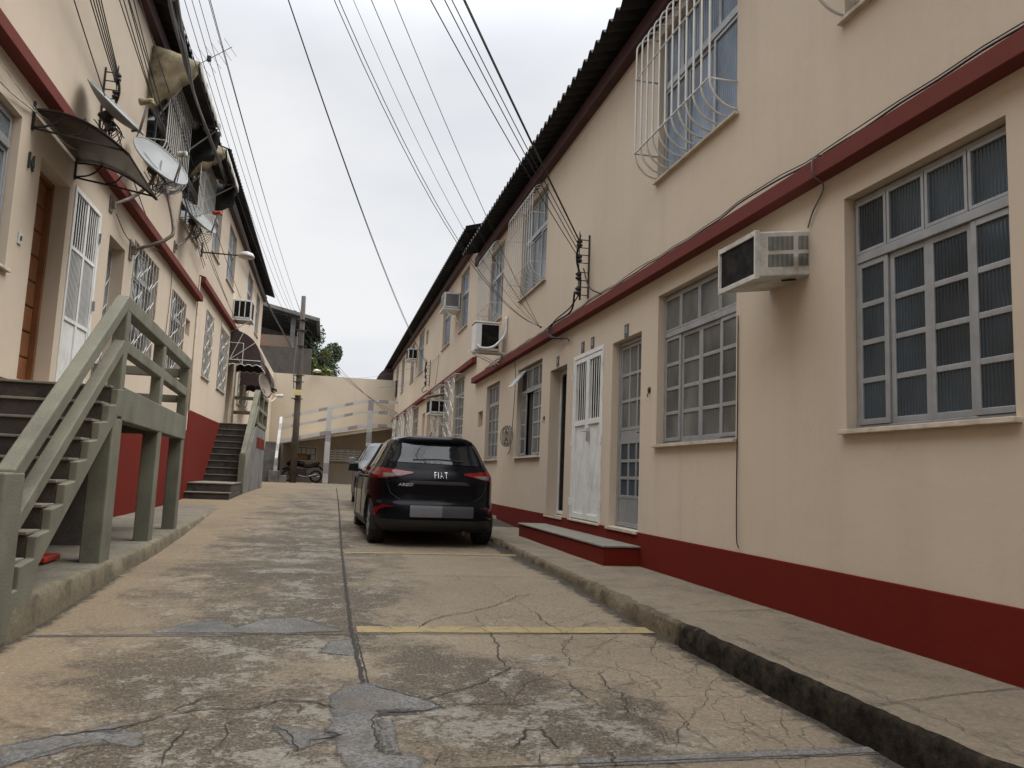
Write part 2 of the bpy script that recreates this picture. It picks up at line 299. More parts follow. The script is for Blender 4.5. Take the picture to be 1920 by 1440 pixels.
# ------------------------------------------------------------------ mesh helpers
WO = {}
class MB:
    def __init__(s): s.v = []; s.f = []; s.mi = []
    def add(s, vs, fs, mi=0):
        b = len(s.v); s.v += [tuple(v) for v in vs]
        for f in fs: s.f.append(tuple(b+i for i in f)); s.mi.append(mi)
    def box(s, x0, x1, y0, y1, z0, z1, mi=0):
        vs = [(x, y, z) for x in (x0, x1) for y in (y0, y1) for z in (z0, z1)]
        s.add(vs, [(0, 1, 3, 2), (4, 6, 7, 5), (0, 4, 5, 1), (2, 3, 7, 6), (0, 2, 6, 4), (1, 5, 7, 3)], mi)
    def fbox(s, F, s0, s1, d0, d1, z0, z1, mi=0):
        vs = [F(a, b, c) for a in (s0, s1) for b in (d0, d1) for c in (z0, z1)]
        s.add(vs, [(0, 1, 3, 2), (4, 6, 7, 5), (0, 4, 5, 1), (2, 3, 7, 6), (0, 2, 6, 4), (1, 5, 7, 3)], mi)
    def hexa(s, p, mi=0):      # 8 corners: bottom 4 then top 4
        s.add(p, [(0, 3, 2, 1), (4, 5, 6, 7), (0, 1, 5, 4), (1, 2, 6, 5), (2, 3, 7, 6), (3, 0, 4, 7)], mi)
    def prism(s, loop, off, mi=0):   # closed loop of 3D points extruded by vector off
        n = len(loop); off = Vector(off); vs = [Vector(p) for p in loop]; vs = vs+[p+off for p in vs]
        s.add(vs, [tuple(range(n))[::-1], tuple(range(n, 2*n))]+[(i, (i+1) % n, n+(i+1) % n, n+i) for i in range(n)], mi)
    def tube(s, pts, r, n=6, mi=0, cap=True, closed=False):
        pts = [Vector(p) for p in pts]; rs = r if isinstance(r, (list, tuple)) else [r]*len(pts)
        m = len(pts); t0 = (pts[1]-pts[0]).normalized()
        ref = Vector((0, 0, 1)) if abs(t0.z) < .9 else Vector((1, 0, 0))
        a = t0.cross(ref).normalized(); vs = []
        for i, p in enumerate(pts):
            if closed: t = (pts[(i+1) % m]-pts[i-1])
            else: t = pts[min(i+1, m-1)]-pts[max(i-1, 0)]
            if t.length < 1e-9: t = t0
            t = t.normalized(); a = (a-t*a.dot(t))
            a = a.normalized() if a.length > 1e-6 else t.orthogonal().normalized()
            b = t.cross(a)
            for k in range(n):
                q = 2*math.pi*k/n; vs.append(p+(a*math.cos(q)+b*math.sin(q))*rs[i])
        fs = [(i*n+k, i*n+(k+1) % n, ((i+1) % m)*n+(k+1) % n, ((i+1) % m)*n+k) for i in range(m if closed else m-1) for k in range(n)]
        if cap and not closed: fs += [tuple(range(n))[::-1], tuple((m-1)*n+k for k in range(n))]
        s.add(vs, fs, mi)
    def lathe(s, o, ax, prof, n=16, mi=0, capends=True):   # prof: (r, h) along axis ax from o
        o = Vector(o); ax = Vector(ax).normalized(); a = ax.orthogonal().normalized(); b = ax.cross(a); m = len(prof); vs = []
        for r, h in prof:
            for k in range(n):
                q = 2*math.pi*k/n; vs.append(o+ax*h+(a*math.cos(q)+b*math.sin(q))*max(r, 1e-4))
        fs = [(i*n+k, i*n+(k+1) % n, (i+1)*n+(k+1) % n, (i+1)*n+k) for i in range(m-1) for k in range(n)]
        if capends: fs += [tuple(range(n))[::-1], tuple((m-1)*n+k for k in range(n))]
        s.add(vs, fs, mi)
    def grid(s, rows, mi=0):
        n = len(rows[0]); s.add([p for r in rows for p in r], [(i*n+k, i*n+k+1, (i+1)*n+k+1, (i+1)*n+k) for i in range(len(rows)-1) for k in range(n-1)], mi)
    def build(s, name, mats, parent=None, smooth=False, bevel=0, solid=0, merge=False):
        if isinstance(mats, str): mats = [mats]
        if parent is None:
            xs = [v[0] for v in s.v]; ys = [v[1] for v in s.v]; zs = [v[2] for v in s.v]
            og = Vector(((min(xs)+max(xs))/2, (min(ys)+max(ys))/2, min(zs)))
        else: og = WO[parent.name]
        me = bpy.data.meshes.new(name); me.from_pydata([Vector(v)-og for v in s.v], [], s.f)
        for m in mats: me.materials.append(MAT[m])
        for p, i in zip(me.polygons, s.mi): p.material_index = i; p.use_smooth = smooth
        bm = bmesh.new(); bm.from_mesh(me)
        if merge: bmesh.ops.remove_doubles(bm, verts=bm.verts, dist=1e-5)
        bmesh.ops.recalc_face_normals(bm, faces=bm.faces); bm.to_mesh(me); bm.free()
        o = bpy.data.objects.new(name, me); C.objects.link(o); WO[o.name] = og
        if parent is None: o.location = og
        else: o.parent = parent
        if solid:
            q = o.modifiers.new('solid', 'SOLIDIFY'); q.thickness = solid; q.offset = 0
        if bevel:
            q = o.modifiers.new('bevel', 'BEVEL'); q.width = bevel; q.segments = 2; q.limit_method = 'ANGLE'; q.angle_limit = math.radians(40)
        return o
def tag(o, label=None, cat=None, group=None, kind=None):
    if label: o['label'] = label
    if cat: o['category'] = cat
    if group: o['group'] = group
    if kind: o['kind'] = kind
    return o
def thing(name, loc, label, cat, group=None):
    o = bpy.data.objects.new(name, None); C.objects.link(o); o.location = loc; o.empty_display_size = .2
    WO[o.name] = Vector(loc); return tag(o, label, cat, group)
def copy_tree(o, off, label=None, parent=None):
    c = o.copy(); C.objects.link(c)
    if parent is None: c.location = Vector(o.location)+Vector(off); WO[c.name] = WO[o.name]+Vector(off)
    else: c.parent = parent
    if label: c['label'] = label
    for ch in list(o.children): copy_tree(ch, off, None, c)
    return c
W, LW = 3.27, 2.92
def PR(s, d, z): return (W-d, s, z)
def PL(s, d, z): return (-LW+d, s, z)
ZK = [(-30, -.5), (0, -.19), (3, -.165), (4.5, -.145), (5.5, -.135), (7.4, -.07), (9.2, -.062), (11, -.03), (13, .03), (15.5, .10), (18, .17), (21, .22), (25, .25), (70, .27)]
def lerp(T, y):
    for (a, b), (c, d) in zip(T, T[1:]):
        if y <= c:
            return b+(d-b)*max(0, (y-a))/(c-a)
    return T[-1][1]
def zr(y): return lerp(ZK, y)
KR = [(-30, 2.25), (4, 2.25), (7, 2.29), (10, 2.34), (14, 2.36), (44, 2.4)]
KL = [(-30, -1.64), (8.5, -1.66), (11.4, -1.76), (18.3, -1.99), (20.5, -2.06), (44, -2.06)]
def zsr(y): return max(.0045*(y-4.5), zr(y)+.05 if y > 15 else -9)
def zsl(y): return .075+.005*max(0, y-8)
def catmull(pts, n=6):
    P = [Vector(p) for p in pts]; P = [P[0]*2-P[1]]+P+[P[-1]*2-P[-2]]; o = []
    for i in range(1, len(P)-2):
        for k in range(n):
            t = k/n; a, b, c, d = P[i-1:i+3]
            o.append(.5*((2*b)+(c-a)*t+(2*a-5*b+4*c-d)*t*t+(3*b-a-3*c+d)*t**3))
    return o+[P[-2]]
def text_mesh(txt, size, depth, xf, name, mat, parent, bold=0.0, spacing=1.0):
    cu = bpy.data.curves.new('txt', 'FONT'); cu.body = txt; cu.size = size; cu.extrude = depth; cu.offset = bold; cu.align_x = 'CENTER'; cu.align_y = 'CENTER'; cu.space_character = spacing
    to = bpy.data.objects.new('txt', cu); C.objects.link(to); dg = bpy.context.evaluated_depsgraph_get(); dg.update()
    me = bpy.data.meshes.new_from_object(to.evaluated_get(dg)); bpy.data.objects.remove(to); bpy.data.curves.remove(cu)
    mb = MB(); mb.add([xf(*v.co) for v in me.vertices], [tuple(p.vertices) for p in me.polygons]); bpy.data.meshes.remove(me)
    return mb.build(name, mat, parent)
def sag(A, B, s, n=26):
    A = Vector(A); B = Vector(B); o = []
    for i in range(n+1):
        t = i/n; p = A.lerp(B, t); p.z -= 4*s*t*(1-t); o.append(p)
    return o
# ------------------------------------------------------------------ ground
def seq(a, b, st):
    n = max(1, int(round((b-a)/st))); return [a+(b-a)*i/n for i in range(n+1)]
m = MB(); ys = seq(-25, 12, .25)+seq(12.5, 44, .5); xs = seq(-3.0, 3.3, .25)
m.grid([[(x, y, zr(y)) for x in xs] for y in ys]); tag(m.build('road', 'road_concrete', smooth=True), kind='structure')
m = MB(); m.grid([[(x, y, -.55) for x in (-400, 0, 400)] for y in (-400, 0, 900)]); tag(m.build('ground', 'grey_concrete'), kind='structure')
def pavement(name, F, K, zs, y0, y1, xw, top, kerb, rnd, dark):
    rows = []; rk = []
    for y in seq(y0, y1, .04):
        k = lerp(K, y); z = zs(y); sg = 1 if xw > 0 else -1
        ch = max(0, noise.noise((y*2.1, 3.1, rnd))-.12)*.11+max(0, noise.noise((y*6.3, 8.1, rnd))-.2)*.05+.026*noise.noise((y*8, 1, rnd))+.03*abs(noise.noise((y*21, 4, rnd))) if y < 18 else 0
        b = .022
        rk.append([(k-sg*.012, y, zr(y)-.05), (k+.03*noise.noise((y*5, 0, rnd))+.02*noise.noise((y*17, 0, rnd)), y, zr(y)+.35*(z-zr(y))), (k+sg*(.004+ch*.4), y, z-b-ch), (k+sg*(.012+ch), y, z-.006-ch*.3), (k+sg*(.04+ch), y, z)])
        rows.append([(k+sg*(.04+ch), y, z)]+[((k+sg*.05)+(xw-k-sg*.05)*q, y, z+.006*noise.noise((y*1.5, q*3, 5))) for q in (.25, .5, .75, 1.0)])
    m = MB(); m.grid(rows); m.grid(rk, 1)
    tag(m.build(name, [top, kerb], smooth=True), kind='structure')
pavement('pavement_right', PR, KR, zsr, -25, 44, W+.05, 'pavement_concrete', 'kerb_concrete', 0, 1)
pavement('pavement_left', PL, KL, zsl, -25, 20.3, -LW-.05, 'left_pavement', 'left_kerb', 4, 0)
# expansion joints of the pavement and the road
def ribbon(m, pts, wd, z, jit=.0, taper=True, sub=.03):
    P = []
    for (a, b) in zip(pts, pts[1:]):
        a = Vector((*a, 0)); b = Vector((*b, 0)); n = max(1, int((b-a).length/sub))
        P += [a.lerp(b, i/n) for i in range(n)]
    P.append(Vector((*pts[-1], 0))); N = len(P); L_, R_ = [], []
    for i, p in enumerate(P):
        t = (P[min(i+1, N-1)]-P[max(i-1, 0)]); t = t.normalized() if t.length > 0 else Vector((1, 0, 0)); nrm = Vector((-t.y, t.x, 0))
        q = p+nrm*jit*noise.noise((p.x*22, p.y*22, 7.7))+nrm*jit*.6*noise.noise((p.x*60, p.y*60, 1.7))
        e = min(1, min(i, N-1-i)/4+.15) if taper else 1
        h = wd/2*e*(.65+.7*abs(noise.noise((p.x*30+3, p.y*30, 2))))
        L_.append((q+nrm*h).to_tuple()[:2]); R_.append((q-nrm*h).to_tuple()[:2])
    m.grid([[(x, y, z(y)) for x, y in L_], [(x, y, z(y)) for x, y in R_]])
zA = lambda y: zr(y)+.004
zB = lambda y: zr(y)+.0055
m = MB()
for y in (2.93, 5.18, 7.56, 9.93, 12.3, 14.7, 17.1, 19.5, 22): ribbon(m, [(-1.62 if y < 9 else -1.85, y), (-.7, y+.02), (.23, y)], .014 if y < 6 else .011, zA, .006, False)
for y in (2.93, 5.18, 7.56, 9.9, 12.3, 14.7): ribbon(m, [(.23, y), (1.2, y-.015), (2.32, y-.03)], .010, zA, .006, False)
ribbon(m, [(.245, 4.05), (.225, 5.2), (.225, 7.5), (.24, 9.6), (.27, 13), (.31, 18), (.35, 24), (.4, 30)], .032, zA, .010, False)
ribbon(m, [(.27, 4.05), (.25, 5.2)], .012, zA, .008, False)
tag(m.build('road_joint', 'crack_dark'), kind='structure')
CR = [
(6,[(-1.08,3.32),(-1.03,3.35),(-0.96,3.40),(-0.84,3.45),(-0.74,3.46),(-0.69,3.52),(-0.63,3.56),(-0.58,3.64),(-0.50,3.68),(-0.38,3.70),(-0.24,3.70),(-0.11,3.81),(0.04,3.76),(0.12,3.65)]),
(5,[(-0.58,3.64),(-0.52,3.78),(-0.46,3.87),(-0.35,3.91),(-0.20,3.96)]),
(4,[(-1.01,3.12),(-0.91,3.23),(-0.83,3.31),(-0.76,3.34),(-0.71,3.31),(-0.77,3.22),(-0.82,3.11)]),
(4,[(-0.90,3.23),(-0.85,3.14),(-0.82,3.11)]),
(6,[(-0.49,3.05),(-0.50,3.23),(-0.49,3.36),(-0.47,3.49)]),
(4,[(-0.33,3.07),(-0.34,3.17),(-0.31,3.32),(-0.33,3.51),(-0.27,3.56),(-0.04,3.60),(-0.05,3.75),(-0.11,3.81)]),
(5,[(-0.13,3.47),(-0.06,3.30),(-0.03,3.20),(-0.08,3.09)]),
(5,[(-0.03,3.20),(0.05,3.28),(0.12,3.32),(0.00,3.39)]),
(7,[(0.22,5.57),(0.35,5.52),(0.44,5.43),(0.50,5.29)]),
(5,[(0.64,5.30),(0.76,5.60),(0.91,5.77),(1.13,5.92),(1.30,6.08),(1.52,6.36),(1.62,6.54),(1.81,6.63)]),
(5,[(0.90,5.25),(0.99,5.36),(1.13,5.45)]),
(5,[(1.07,5.39),(1.12,5.19),(1.10,4.86),(1.03,4.54),(1.04,4.29),(0.90,4.13),(0.85,4.04),(0.77,3.96),(0.69,3.91),(0.50,3.76),(0.43,3.84),(0.32,3.99),(0.25,4.06)]),
(5,[(0.50,3.76),(0.58,3.65),(0.42,3.58),(0.27,3.57),(0.26,3.46),(0.26,3.22),(0.26,3.11)]),
(5,[(0.58,3.65),(0.71,3.68),(0.89,3.66),(1.09,3.64),(1.18,3.60)]),
(4,[(0.86,4.04),(0.90,3.91),(0.91,3.67),(0.99,3.87),(1.07,4.02),(1.16,4.08),(1.30,4.18),(1.43,4.21),(1.52,4.20),(1.48,4.06),(1.45,3.87)]),
(7,[(0.76,3.07),(0.85,3.25),(0.88,3.31),(0.94,3.30),(0.95,3.13),(0.97,3.06)]),
(4,[(0.89,3.39),(0.84,3.47)]),
(5,[(0.45,2.95),(0.49,3.07)]),
(5,[(0.82,2.91),(0.88,3.05)]),
(8,[(1.14,3.03),(1.14,2.96),(1.11,2.87)]),
(4,[(-0.05,3.77),(0.03,3.77),(0.11,3.64)]),
(4,[(-0.01,3.91),(0.03,3.98),(0.22,4.14)]),
(4,[(-0.03,3.21),(0.01,3.27),(0.15,3.33),(0.07,3.36)]),
(4,[(1.37,5.51),(1.39,5.21),(1.45,5.07),(1.50,4.99)]),
(4,[(1.61,5.93),(1.59,5.51),(1.61,5.18),(1.75,5.35),(1.91,5.50),(2.05,5.59)]),
(4,[(1.60,5.18),(1.65,5.10),(1.59,4.96),(1.50,4.84),(1.44,4.61),(1.43,4.44),(1.38,4.32),(1.24,4.33),(1.22,4.45)]),
(3,[(1.43,4.44),(1.52,4.48),(1.66,4.69),(1.84,4.93),(1.96,5.09),(1.99,5.50)]),
(3,[(1.29,4.11),(1.28,3.88),(1.30,3.70),(1.32,3.53)]),
(3,[(1.28,3.88),(1.40,3.84),(1.48,3.80),(1.45,3.63),(1.38,3.42)]),
(4,[(1.51,4.20),(1.49,4.06),(1.45,3.87),(1.49,3.80),(1.47,3.68),(1.41,3.52),(1.35,3.38)]),
(3,[(1.29,4.07),(1.28,3.88),(1.29,3.73),(1.33,3.53)]),
(3,[(1.45,3.87),(1.63,3.98),(1.67,4.16),(1.59,4.31),(1.49,4.40),(1.41,4.48)]),
(3,[(1.66,4.08),(1.86,4.11),(2.01,4.13),(2.13,4.28),(2.30,4.48)]),
(3,[(2.01,4.13),(1.99,3.99),(2.03,3.92),(2.17,4.05),(2.28,4.06)]),
(3,[(2.03,3.92),(1.94,3.77),(1.83,3.57),(1.73,3.50),(1.66,3.37),(1.62,3.35)]),
(4,[(1.41,3.02),(1.47,3.14),(1.56,3.26),(1.62,3.35),(1.59,3.24),(1.60,3.13),(1.60,2.99)]),
(4,[(1.68,3.37),(1.73,3.32),(1.78,3.24),(1.84,3.19),(1.86,3.04)]),
(3,[(1.98,3.53),(1.93,3.43),(1.92,3.30),(1.91,3.18),(1.93,3.05),(1.96,3.00)]),
(3,[(2.18,3.48),(2.06,3.31),(2.01,3.17),(1.97,3.07)]),
(3,[(1.50,3.52),(1.58,3.54),(1.65,3.48),(1.62,3.35),(1.53,3.36),(1.41,3.37)]),
(3,[(1.41,3.52),(1.42,3.37),(1.44,3.23),(1.40,3.03)]),
(3,[(1.14,3.60),(1.23,3.57),(1.31,3.48),(1.35,3.38)]),
(4,[(1.14,3.01),(1.12,2.91),(1.12,2.87)]),
(4,[(1.92,2.97),(1.91,2.87),(1.83,2.79)]),
(3,[(2.05,2.98),(2.05,2.88),(2.13,2.81),(2.19,2.78)]),
(4,[(2.03,4.70),(2.13,4.87),(2.26,5.08)]),
(3,[(2.12,4.87),(1.97,4.54),(1.96,4.33),(1.95,4.21)]),
(3,[(1.48,4.70),(1.67,4.79),(1.75,4.83),(1.87,4.98),(1.90,4.83),(1.92,4.73)]),
(3,[(0.37,7.58),(0.50,7.36),(0.63,7.20),(0.73,7.17)]),
(3,[(1.24,7.19),(1.27,7.43),(1.25,7.70)]),
(3,[(1.52,7.12),(1.53,6.74),(1.54,6.43)]),
(3,[(2.34,7.25),(2.11,6.72),(2.00,6.61),(1.79,6.59)]),
(3,[(1.54,6.43),(1.59,6.02),(1.59,5.77),(1.59,5.54),(1.62,5.20)]),
(3,[(1.14,5.92),(1.11,5.55),(1.12,5.26)]),
(3,[(1.15,5.83),(1.36,5.71),(1.61,5.68),(1.80,5.68),(2.05,5.89),(2.29,6.09)]),
(4,[(-1.02,7.20),(-0.63,7.23),(-0.49,7.24),(-0.45,7.33)]),
(4,[(-0.42,7.30),(-0.37,7.24),(-0.25,7.26)]),
(3,[(-0.45,7.33),(-0.27,7.49),(0.19,7.78)]),
(3,[(-0.98,7.17),(-0.86,6.96),(-0.74,6.91),(-0.40,6.98),(-0.25,7.25)]),
(3,[(-1.56,9.11),(-1.58,9.55),(-1.58,9.77)]),
(4,[(-0.81,5.69),(-0.58,5.66),(-0.32,5.67),(-0.03,5.60),(0.14,5.35)]),
]
m = MB()
for wd, pts in CR: ribbon(m, pts, wd*(.0017 if wd > 4 else .0012), zB, .022)
for y in (1.4,): pass
tag(m.build('road_crack', 'crack_dark'), kind='structure')
m = MB()
for y in (1.0, 3.0, 5.1, 7.35, 9.6, 12): ribbon(m, [(lerp(KR, y)+.03, y-.02), (2.8, y+.1), (W, y+.18)], .008, lambda q: zsr(q)+.007, .01, False)
ribbon(m, [(2.5, 1.2), (2.42, 2.2), (2.44, 2.9), (2.38, 3.6), (2.42, 4.4)], .006, lambda q: zsr(q)+.009, .03)
for y in (6.9, 9.3, 11.8, 14.5): ribbon(m, [(lerp(KL, y)-.03, y), (-2.3, y+.05), (-2.9, y+.06)], .008, lambda q: zsl(q)+.009, .01, False)
tag(m.build('pavement_joint', 'crack_dark'), kind='structure')
def flat_poly(m, pts, z, fr=.05):
    P = []
    for i in range(len(pts)):
        a = Vector((*pts[i], 0)); b = Vector((*pts[(i+1) % len(pts)], 0)); n = max(1, int((b-a).length/.025))
        P += [a.lerp(b, k/n) for k in range(n)]
    N = len(P); area = sum(P[i].x*P[(i+1) % N].y-P[(i+1) % N].x*P[i].y for i in range(N)); sg = 1 if area > 0 else -1; O = []; I = []
    for i in range(N):
        t_ = (P[(i+1) % N]-P[i-1]).normalized(); nn = Vector((t_.y, -t_.x, 0))*sg; O.append(P[i]+nn*fr); I.append(P[i]-nn*fr*.15)
    b0 = len(m.v)
    m.add([(p.x, p.y, z(p.y)) for p in O+I], [(i, (i+1) % N, N+(i+1) % N, N+i) for i in range(N)]); m.e += [0.0]*N+[1.0]*N
    bm = bmesh.new(); vs = [bm.verts.new(p) for p in I]; f = bm.faces.new(vs); bmesh.ops.triangulate(bm, faces=[f]); bm.verts.index_update()
    m.add([(v.co.x, v.co.y, z(v.co.y)) for v in bm.verts], [tuple(v.index for v in f.verts) for f in bm.faces]); m.e += [1.0]*len(bm.verts); bm.free()
m = MB(); m.e = []
PT = [
[(0.24,4.05),(0.29,4.04),(0.37,3.93),(0.50,3.76),(0.57,3.65),(0.42,3.58),(0.27,3.56),(0.26,3.46),(0.26,3.22),(0.27,3.09),(0.39,3.08),(0.39,2.95),(0.15,2.98),(0.14,3.08),(0.12,3.24),(0.09,3.36),(0.11,3.56),(0.10,3.85),(0.17,4.02)],
[(-1.08,3.30),(-0.96,3.39),(-0.83,3.44),(-0.74,3.45),(-0.65,3.42),(-0.61,3.33),(-0.63,3.28),(-0.70,3.31),(-0.75,3.33),(-0.83,3.30),(-0.91,3.22),(-1.01,3.12)],
[(-0.95,5.28),(-0.80,5.53),(-0.61,5.61),(-0.49,5.39),(-0.32,5.66),(-0.12,5.68),(0.16,5.29),(-0.19,5.25)],
[(0.05,4.72),(0.11,4.99),(0.22,5.03),(0.22,4.64)],
[(-0.13,3.46),(0.01,3.39),(0.12,3.32),(0.05,3.27),(-0.03,3.20)],
[(-0.85,3.45),(-0.75,3.52),(-0.69,3.52),(-0.74,3.46)],
]
for p in PT: flat_poly(m, p, lambda y: zr(y)+.003)
for (x0, x1, y0, y1) in ((-.3, .14, 2.86, 2.97), (1.0, 2.28, 2.90, 2.96), (-1.6, -.4, 5.17, 5.2), (.29, .33, 3.1, 3.5), (.3, .45, 3.56, 3.61)): flat_poly(m, [(x0, y0), (x1, y0), (x1, y1), (x0, y1)], lambda y: zr(y)+.003, .03)
o = tag(m.build('road_patch', 'patch_cement'), kind='structure')
at = o.data.attributes.new('edge', 'FLOAT', 'POINT'); at.data.foreach_set('value', m.e)
m = MB()
for (x0, x1, y0, y1) in ((.26, 2.27, 5.235, 5.43), (.27, 2.32, 9.42, 9.55), (.3, 2.34, 15.6, 15.72)):
    xs = seq(x0, x1, .1); m.grid([[(x, y+.012*noise.noise((x*8, y*5, 1))-.035*(x-x0)*(y0 < 6), zr(y)+.0045) for x in xs] for y in (y0, (y0+y1)/2, y1)])
tag(m.build('road_marking', 'line_yellow'), kind='structure')
# ------------------------------------------------------------------ the four row buildings
def facade(F, s0, s1, z0, z1, holes, depth=.15, back=6.0):
    m = MB(); S = sorted({s0, s1} | {h[0] for h in holes} | {h[1] for h in holes}); Zs = sorted({z0, z1} | {h[2] for h in holes} | {h[3] for h in holes})
    for a, b in zip(S, S[1:]):
        for c, d in zip(Zs, Zs[1:]):
            if any(h[0] <= a and b <= h[1] and h[2] <= c and d <= h[3] for h in holes): continue
            m.add([F(a, 0, c), F(b, 0, c), F(b, 0, d), F(a, 0, d)], [(0, 1, 2, 3)])
    for (a, b, c, d, *r) in holes:
        dp = -(r[0] if r else depth)
        p = [(a, c), (b, c), (b, d), (a, d)]
        for i in range(4):
            q, t = p[i], p[(i+1) % 4]
            m.add([F(q[0], 0, q[1]), F(t[0], 0, t[1]), F(t[0], dp, t[1]), F(q[0], dp, q[1])], [(0, 1, 2, 3)])
    P = [F(s0, 0, z0), F(s1, 0, z0), F(s1, 0, z1), F(s0, 0, z1), F(s0, -back, z0), F(s1, -back, z0), F(s1, -back, z1), F(s0, -back, z1)]
    m.add(P, [(0, 4, 7, 3), (1, 2, 6, 5), (4, 5, 6, 7), (3, 7, 6, 2), (0, 1, 5, 4)])
    return m
def bars_grid(m, F, s0, s1, z0, z1, d0, d1, cols, rows, w=.045, mi=0, edge=None):
    e = edge or w
    m.fbox(F, s0, s0+e, d0, d1, z0, z1, mi); m.fbox(F, s1-e, s1, d0, d1, z0, z1, mi)
    m.fbox(F, s0+e, s1-e, d0, d1, z0, z0+e, mi); m.fbox(F, s0+e, s1-e, d0, d1, z1-e, z1, mi)
    iw = (s1-s0-2*e); ih = (z1-z0-2*e); q = .0015
    for i in range(1, cols):
        c = s0+e+iw*i/cols; m.fbox(F, c-w/2, c+w/2, d0+q, d1-q, z0+e, z1-e, mi)
    for j in range(1, rows):
        c = z0+e+ih*j/rows; m.fbox(F, s0+e, s1-e, d0+2*q, d1-2*q, c-w/2, c+w/2, mi)
def pane_quad(m, F, s0, s1, z0, z1, d, mi=0): m.fbox(F, s0, s1, d-.006, d, z0, z1, mi)
def sill(F, s0, s1, z, par, out=.05, mat='sill_stone', h=.03):
    m = MB(); m.fbox(F, s0-.035, s1+.035, -.10, out, z-h, z); return m.build('sill', mat, par, bevel=.004)
def ground_window(F, bld, s0, s1, z0, z1, glass='fluted_grey', tilt=False, openmid=False, sl=True):
    """aluminium window: top lights over four leaves of four panes, the two middle leaves set forward"""
    m = MB(); p = MB(); zt = z1-.27*(z1-z0); wq = (s1-s0)/4; a = .012
    bars_grid(m, F, s0+a, s1-a, z0, z1-a, -.105, -.075, 1, 1, .03)
    m.fbox(F, s0+a+.03, s1-a-.03, -.100, -.060, zt-.035, zt+.02)
    for i in range(4):
        x0, x1 = s0+i*wq+(.035 if i == 0 else .004), s0+(i+1)*wq-(.035 if i == 3 else .004)
        if not (tilt and i == 3): bars_grid(m, F, x0, x1, zt+.022, z1-.045, -.092, -.062, 1, 1, .022)
        if not (tilt and i == 3): pane_quad(p, F, x0+.02, x1-.02, zt+.04, z1-.06, -.078)
        mid = i in (1, 2); d = -.085 if mid else -.070
        if openmid and i == 2: continue
        bars_grid(m, F, x0-(.004 if mid else 0), x1+(.004 if mid else 0), z0+.032, zt-.037, d-.022, d, 1, 4, .034, 0, .037)
        pane_quad(p, F, x0+.02, x1-.02, z0+.06, zt-.06, d-.011)
    wd = m.build('window', 'aluminium', bld, bevel=.003); p.build('pane', glass, wd)
    if openmid:
        q = MB(); q.fbox(F, s0+2*wq-.0, s0+3*wq, -.135, -.128, z0+.03, zt-.04); q.build('dark_gap', 'interior_dark', wd)
    if tilt:
        t = MB(); x0, x1 = s0+3*wq+.004, s1-.035; tp = MB()
        f2 = lambda s, d, z: F(s, -.06+(z1-.05-z)*.62+d, z1-.05-(z1-.05-z)*.80)
        bars_grid(t, f2, x0, x1, zt+.022, z1-.045, 0, .03, 1, 1, .028); o = t.build('tilted_top_light', 'white_paint', wd); pane_quad(tp, f2, x0+.02, x1-.02, zt+.04, z1-.06, .016); tp.build('pane', 'fluted_pale', o)
    if sl: sill(F, s0, s1, z0, wd)
    return wd
def upper_window(F, bld, s0, s1, z0, z1, glass='pane_blue', cols=2, sl=True, top=.36):
    m = MB(); p = MB(); zt = z1-top*(z1-z0); wq = (s1-s0)/cols; a = .01
    bars_grid(m, F, s0+a, s1-a, z0, z1-a, -.11, -.07, 1, 1, .035)
    m.fbox(F, s0+a+.035, s1-a-.035, -.105, -.055, zt-.05, zt+.01)
    for i in range(cols):
        x0, x1 = s0+i*wq+(.04 if i == 0 else 0), s0+(i+1)*wq-(.04 if i == cols-1 else 0)
        bars_grid(m, F, x0, x1, z0+.037, zt-.052, -.09-.016*(i % 2), -.066-.016*(i % 2), 1, 1, .036)
        pane_quad(p, F, x0+.02, x1-.02, z0+.05, zt-.07, -.084-.016*(i % 2))
    for i in range(cols+1):
        c0 = s0+.045+(s1-s0-.09)*i/(cols+1); c1 = s0+.045+(s1-s0-.09)*(i+1)/(cols+1)
        bars_grid(m, F, c0+.003, c1-.003, zt+.012, z1-.048, -.095, -.062, 1, 1, .024); pane_quad(p, F, c0+.02, c1-.02, zt+.03, z1-.065, -.08)
    wd = m.build('window', 'aluminium' , bld, bevel=.003); p.build('pane', glass, wd)
    if sl: sill(F, s0, s1, z0, wd, .045, 'sill_stone')
    return wd
def bulge_grille(F, wd, s0, s1, z0, z1, n=12, d=.30, r=.0075, mat='white_bar'):
    m = MB()
    for i in range(n):
        s = s0+.02+(s1-s0-.04)*i/(n-1); pts = []
        for k in range(9):
            q = math.pi/2*k/8; pts.append(F(s, d*math.sin(q), z0+.03+.26*(1-math.cos(q))))
        for k in range(7):
            q = math.pi/2*k/6; pts.append(F(s, d-.20*(1-math.cos(q)), z1-.02-.16*(1-math.sin(q))))
        pts.append(F(s, 0, z1-.02)); m.tube(pts, r, 6)
    for z in (z0+.28+.0*(z1-z0), z0+.28+(z1-z0-.28)*.62):
        m.tube([F(s0+.02, .0, z), F(s0+.02, d+.004, z), F(s1-.02, d+.004, z), F(s1-.02, 0, z)], r*.9, 6)
    return m.build('grille', mat, wd, smooth=True)
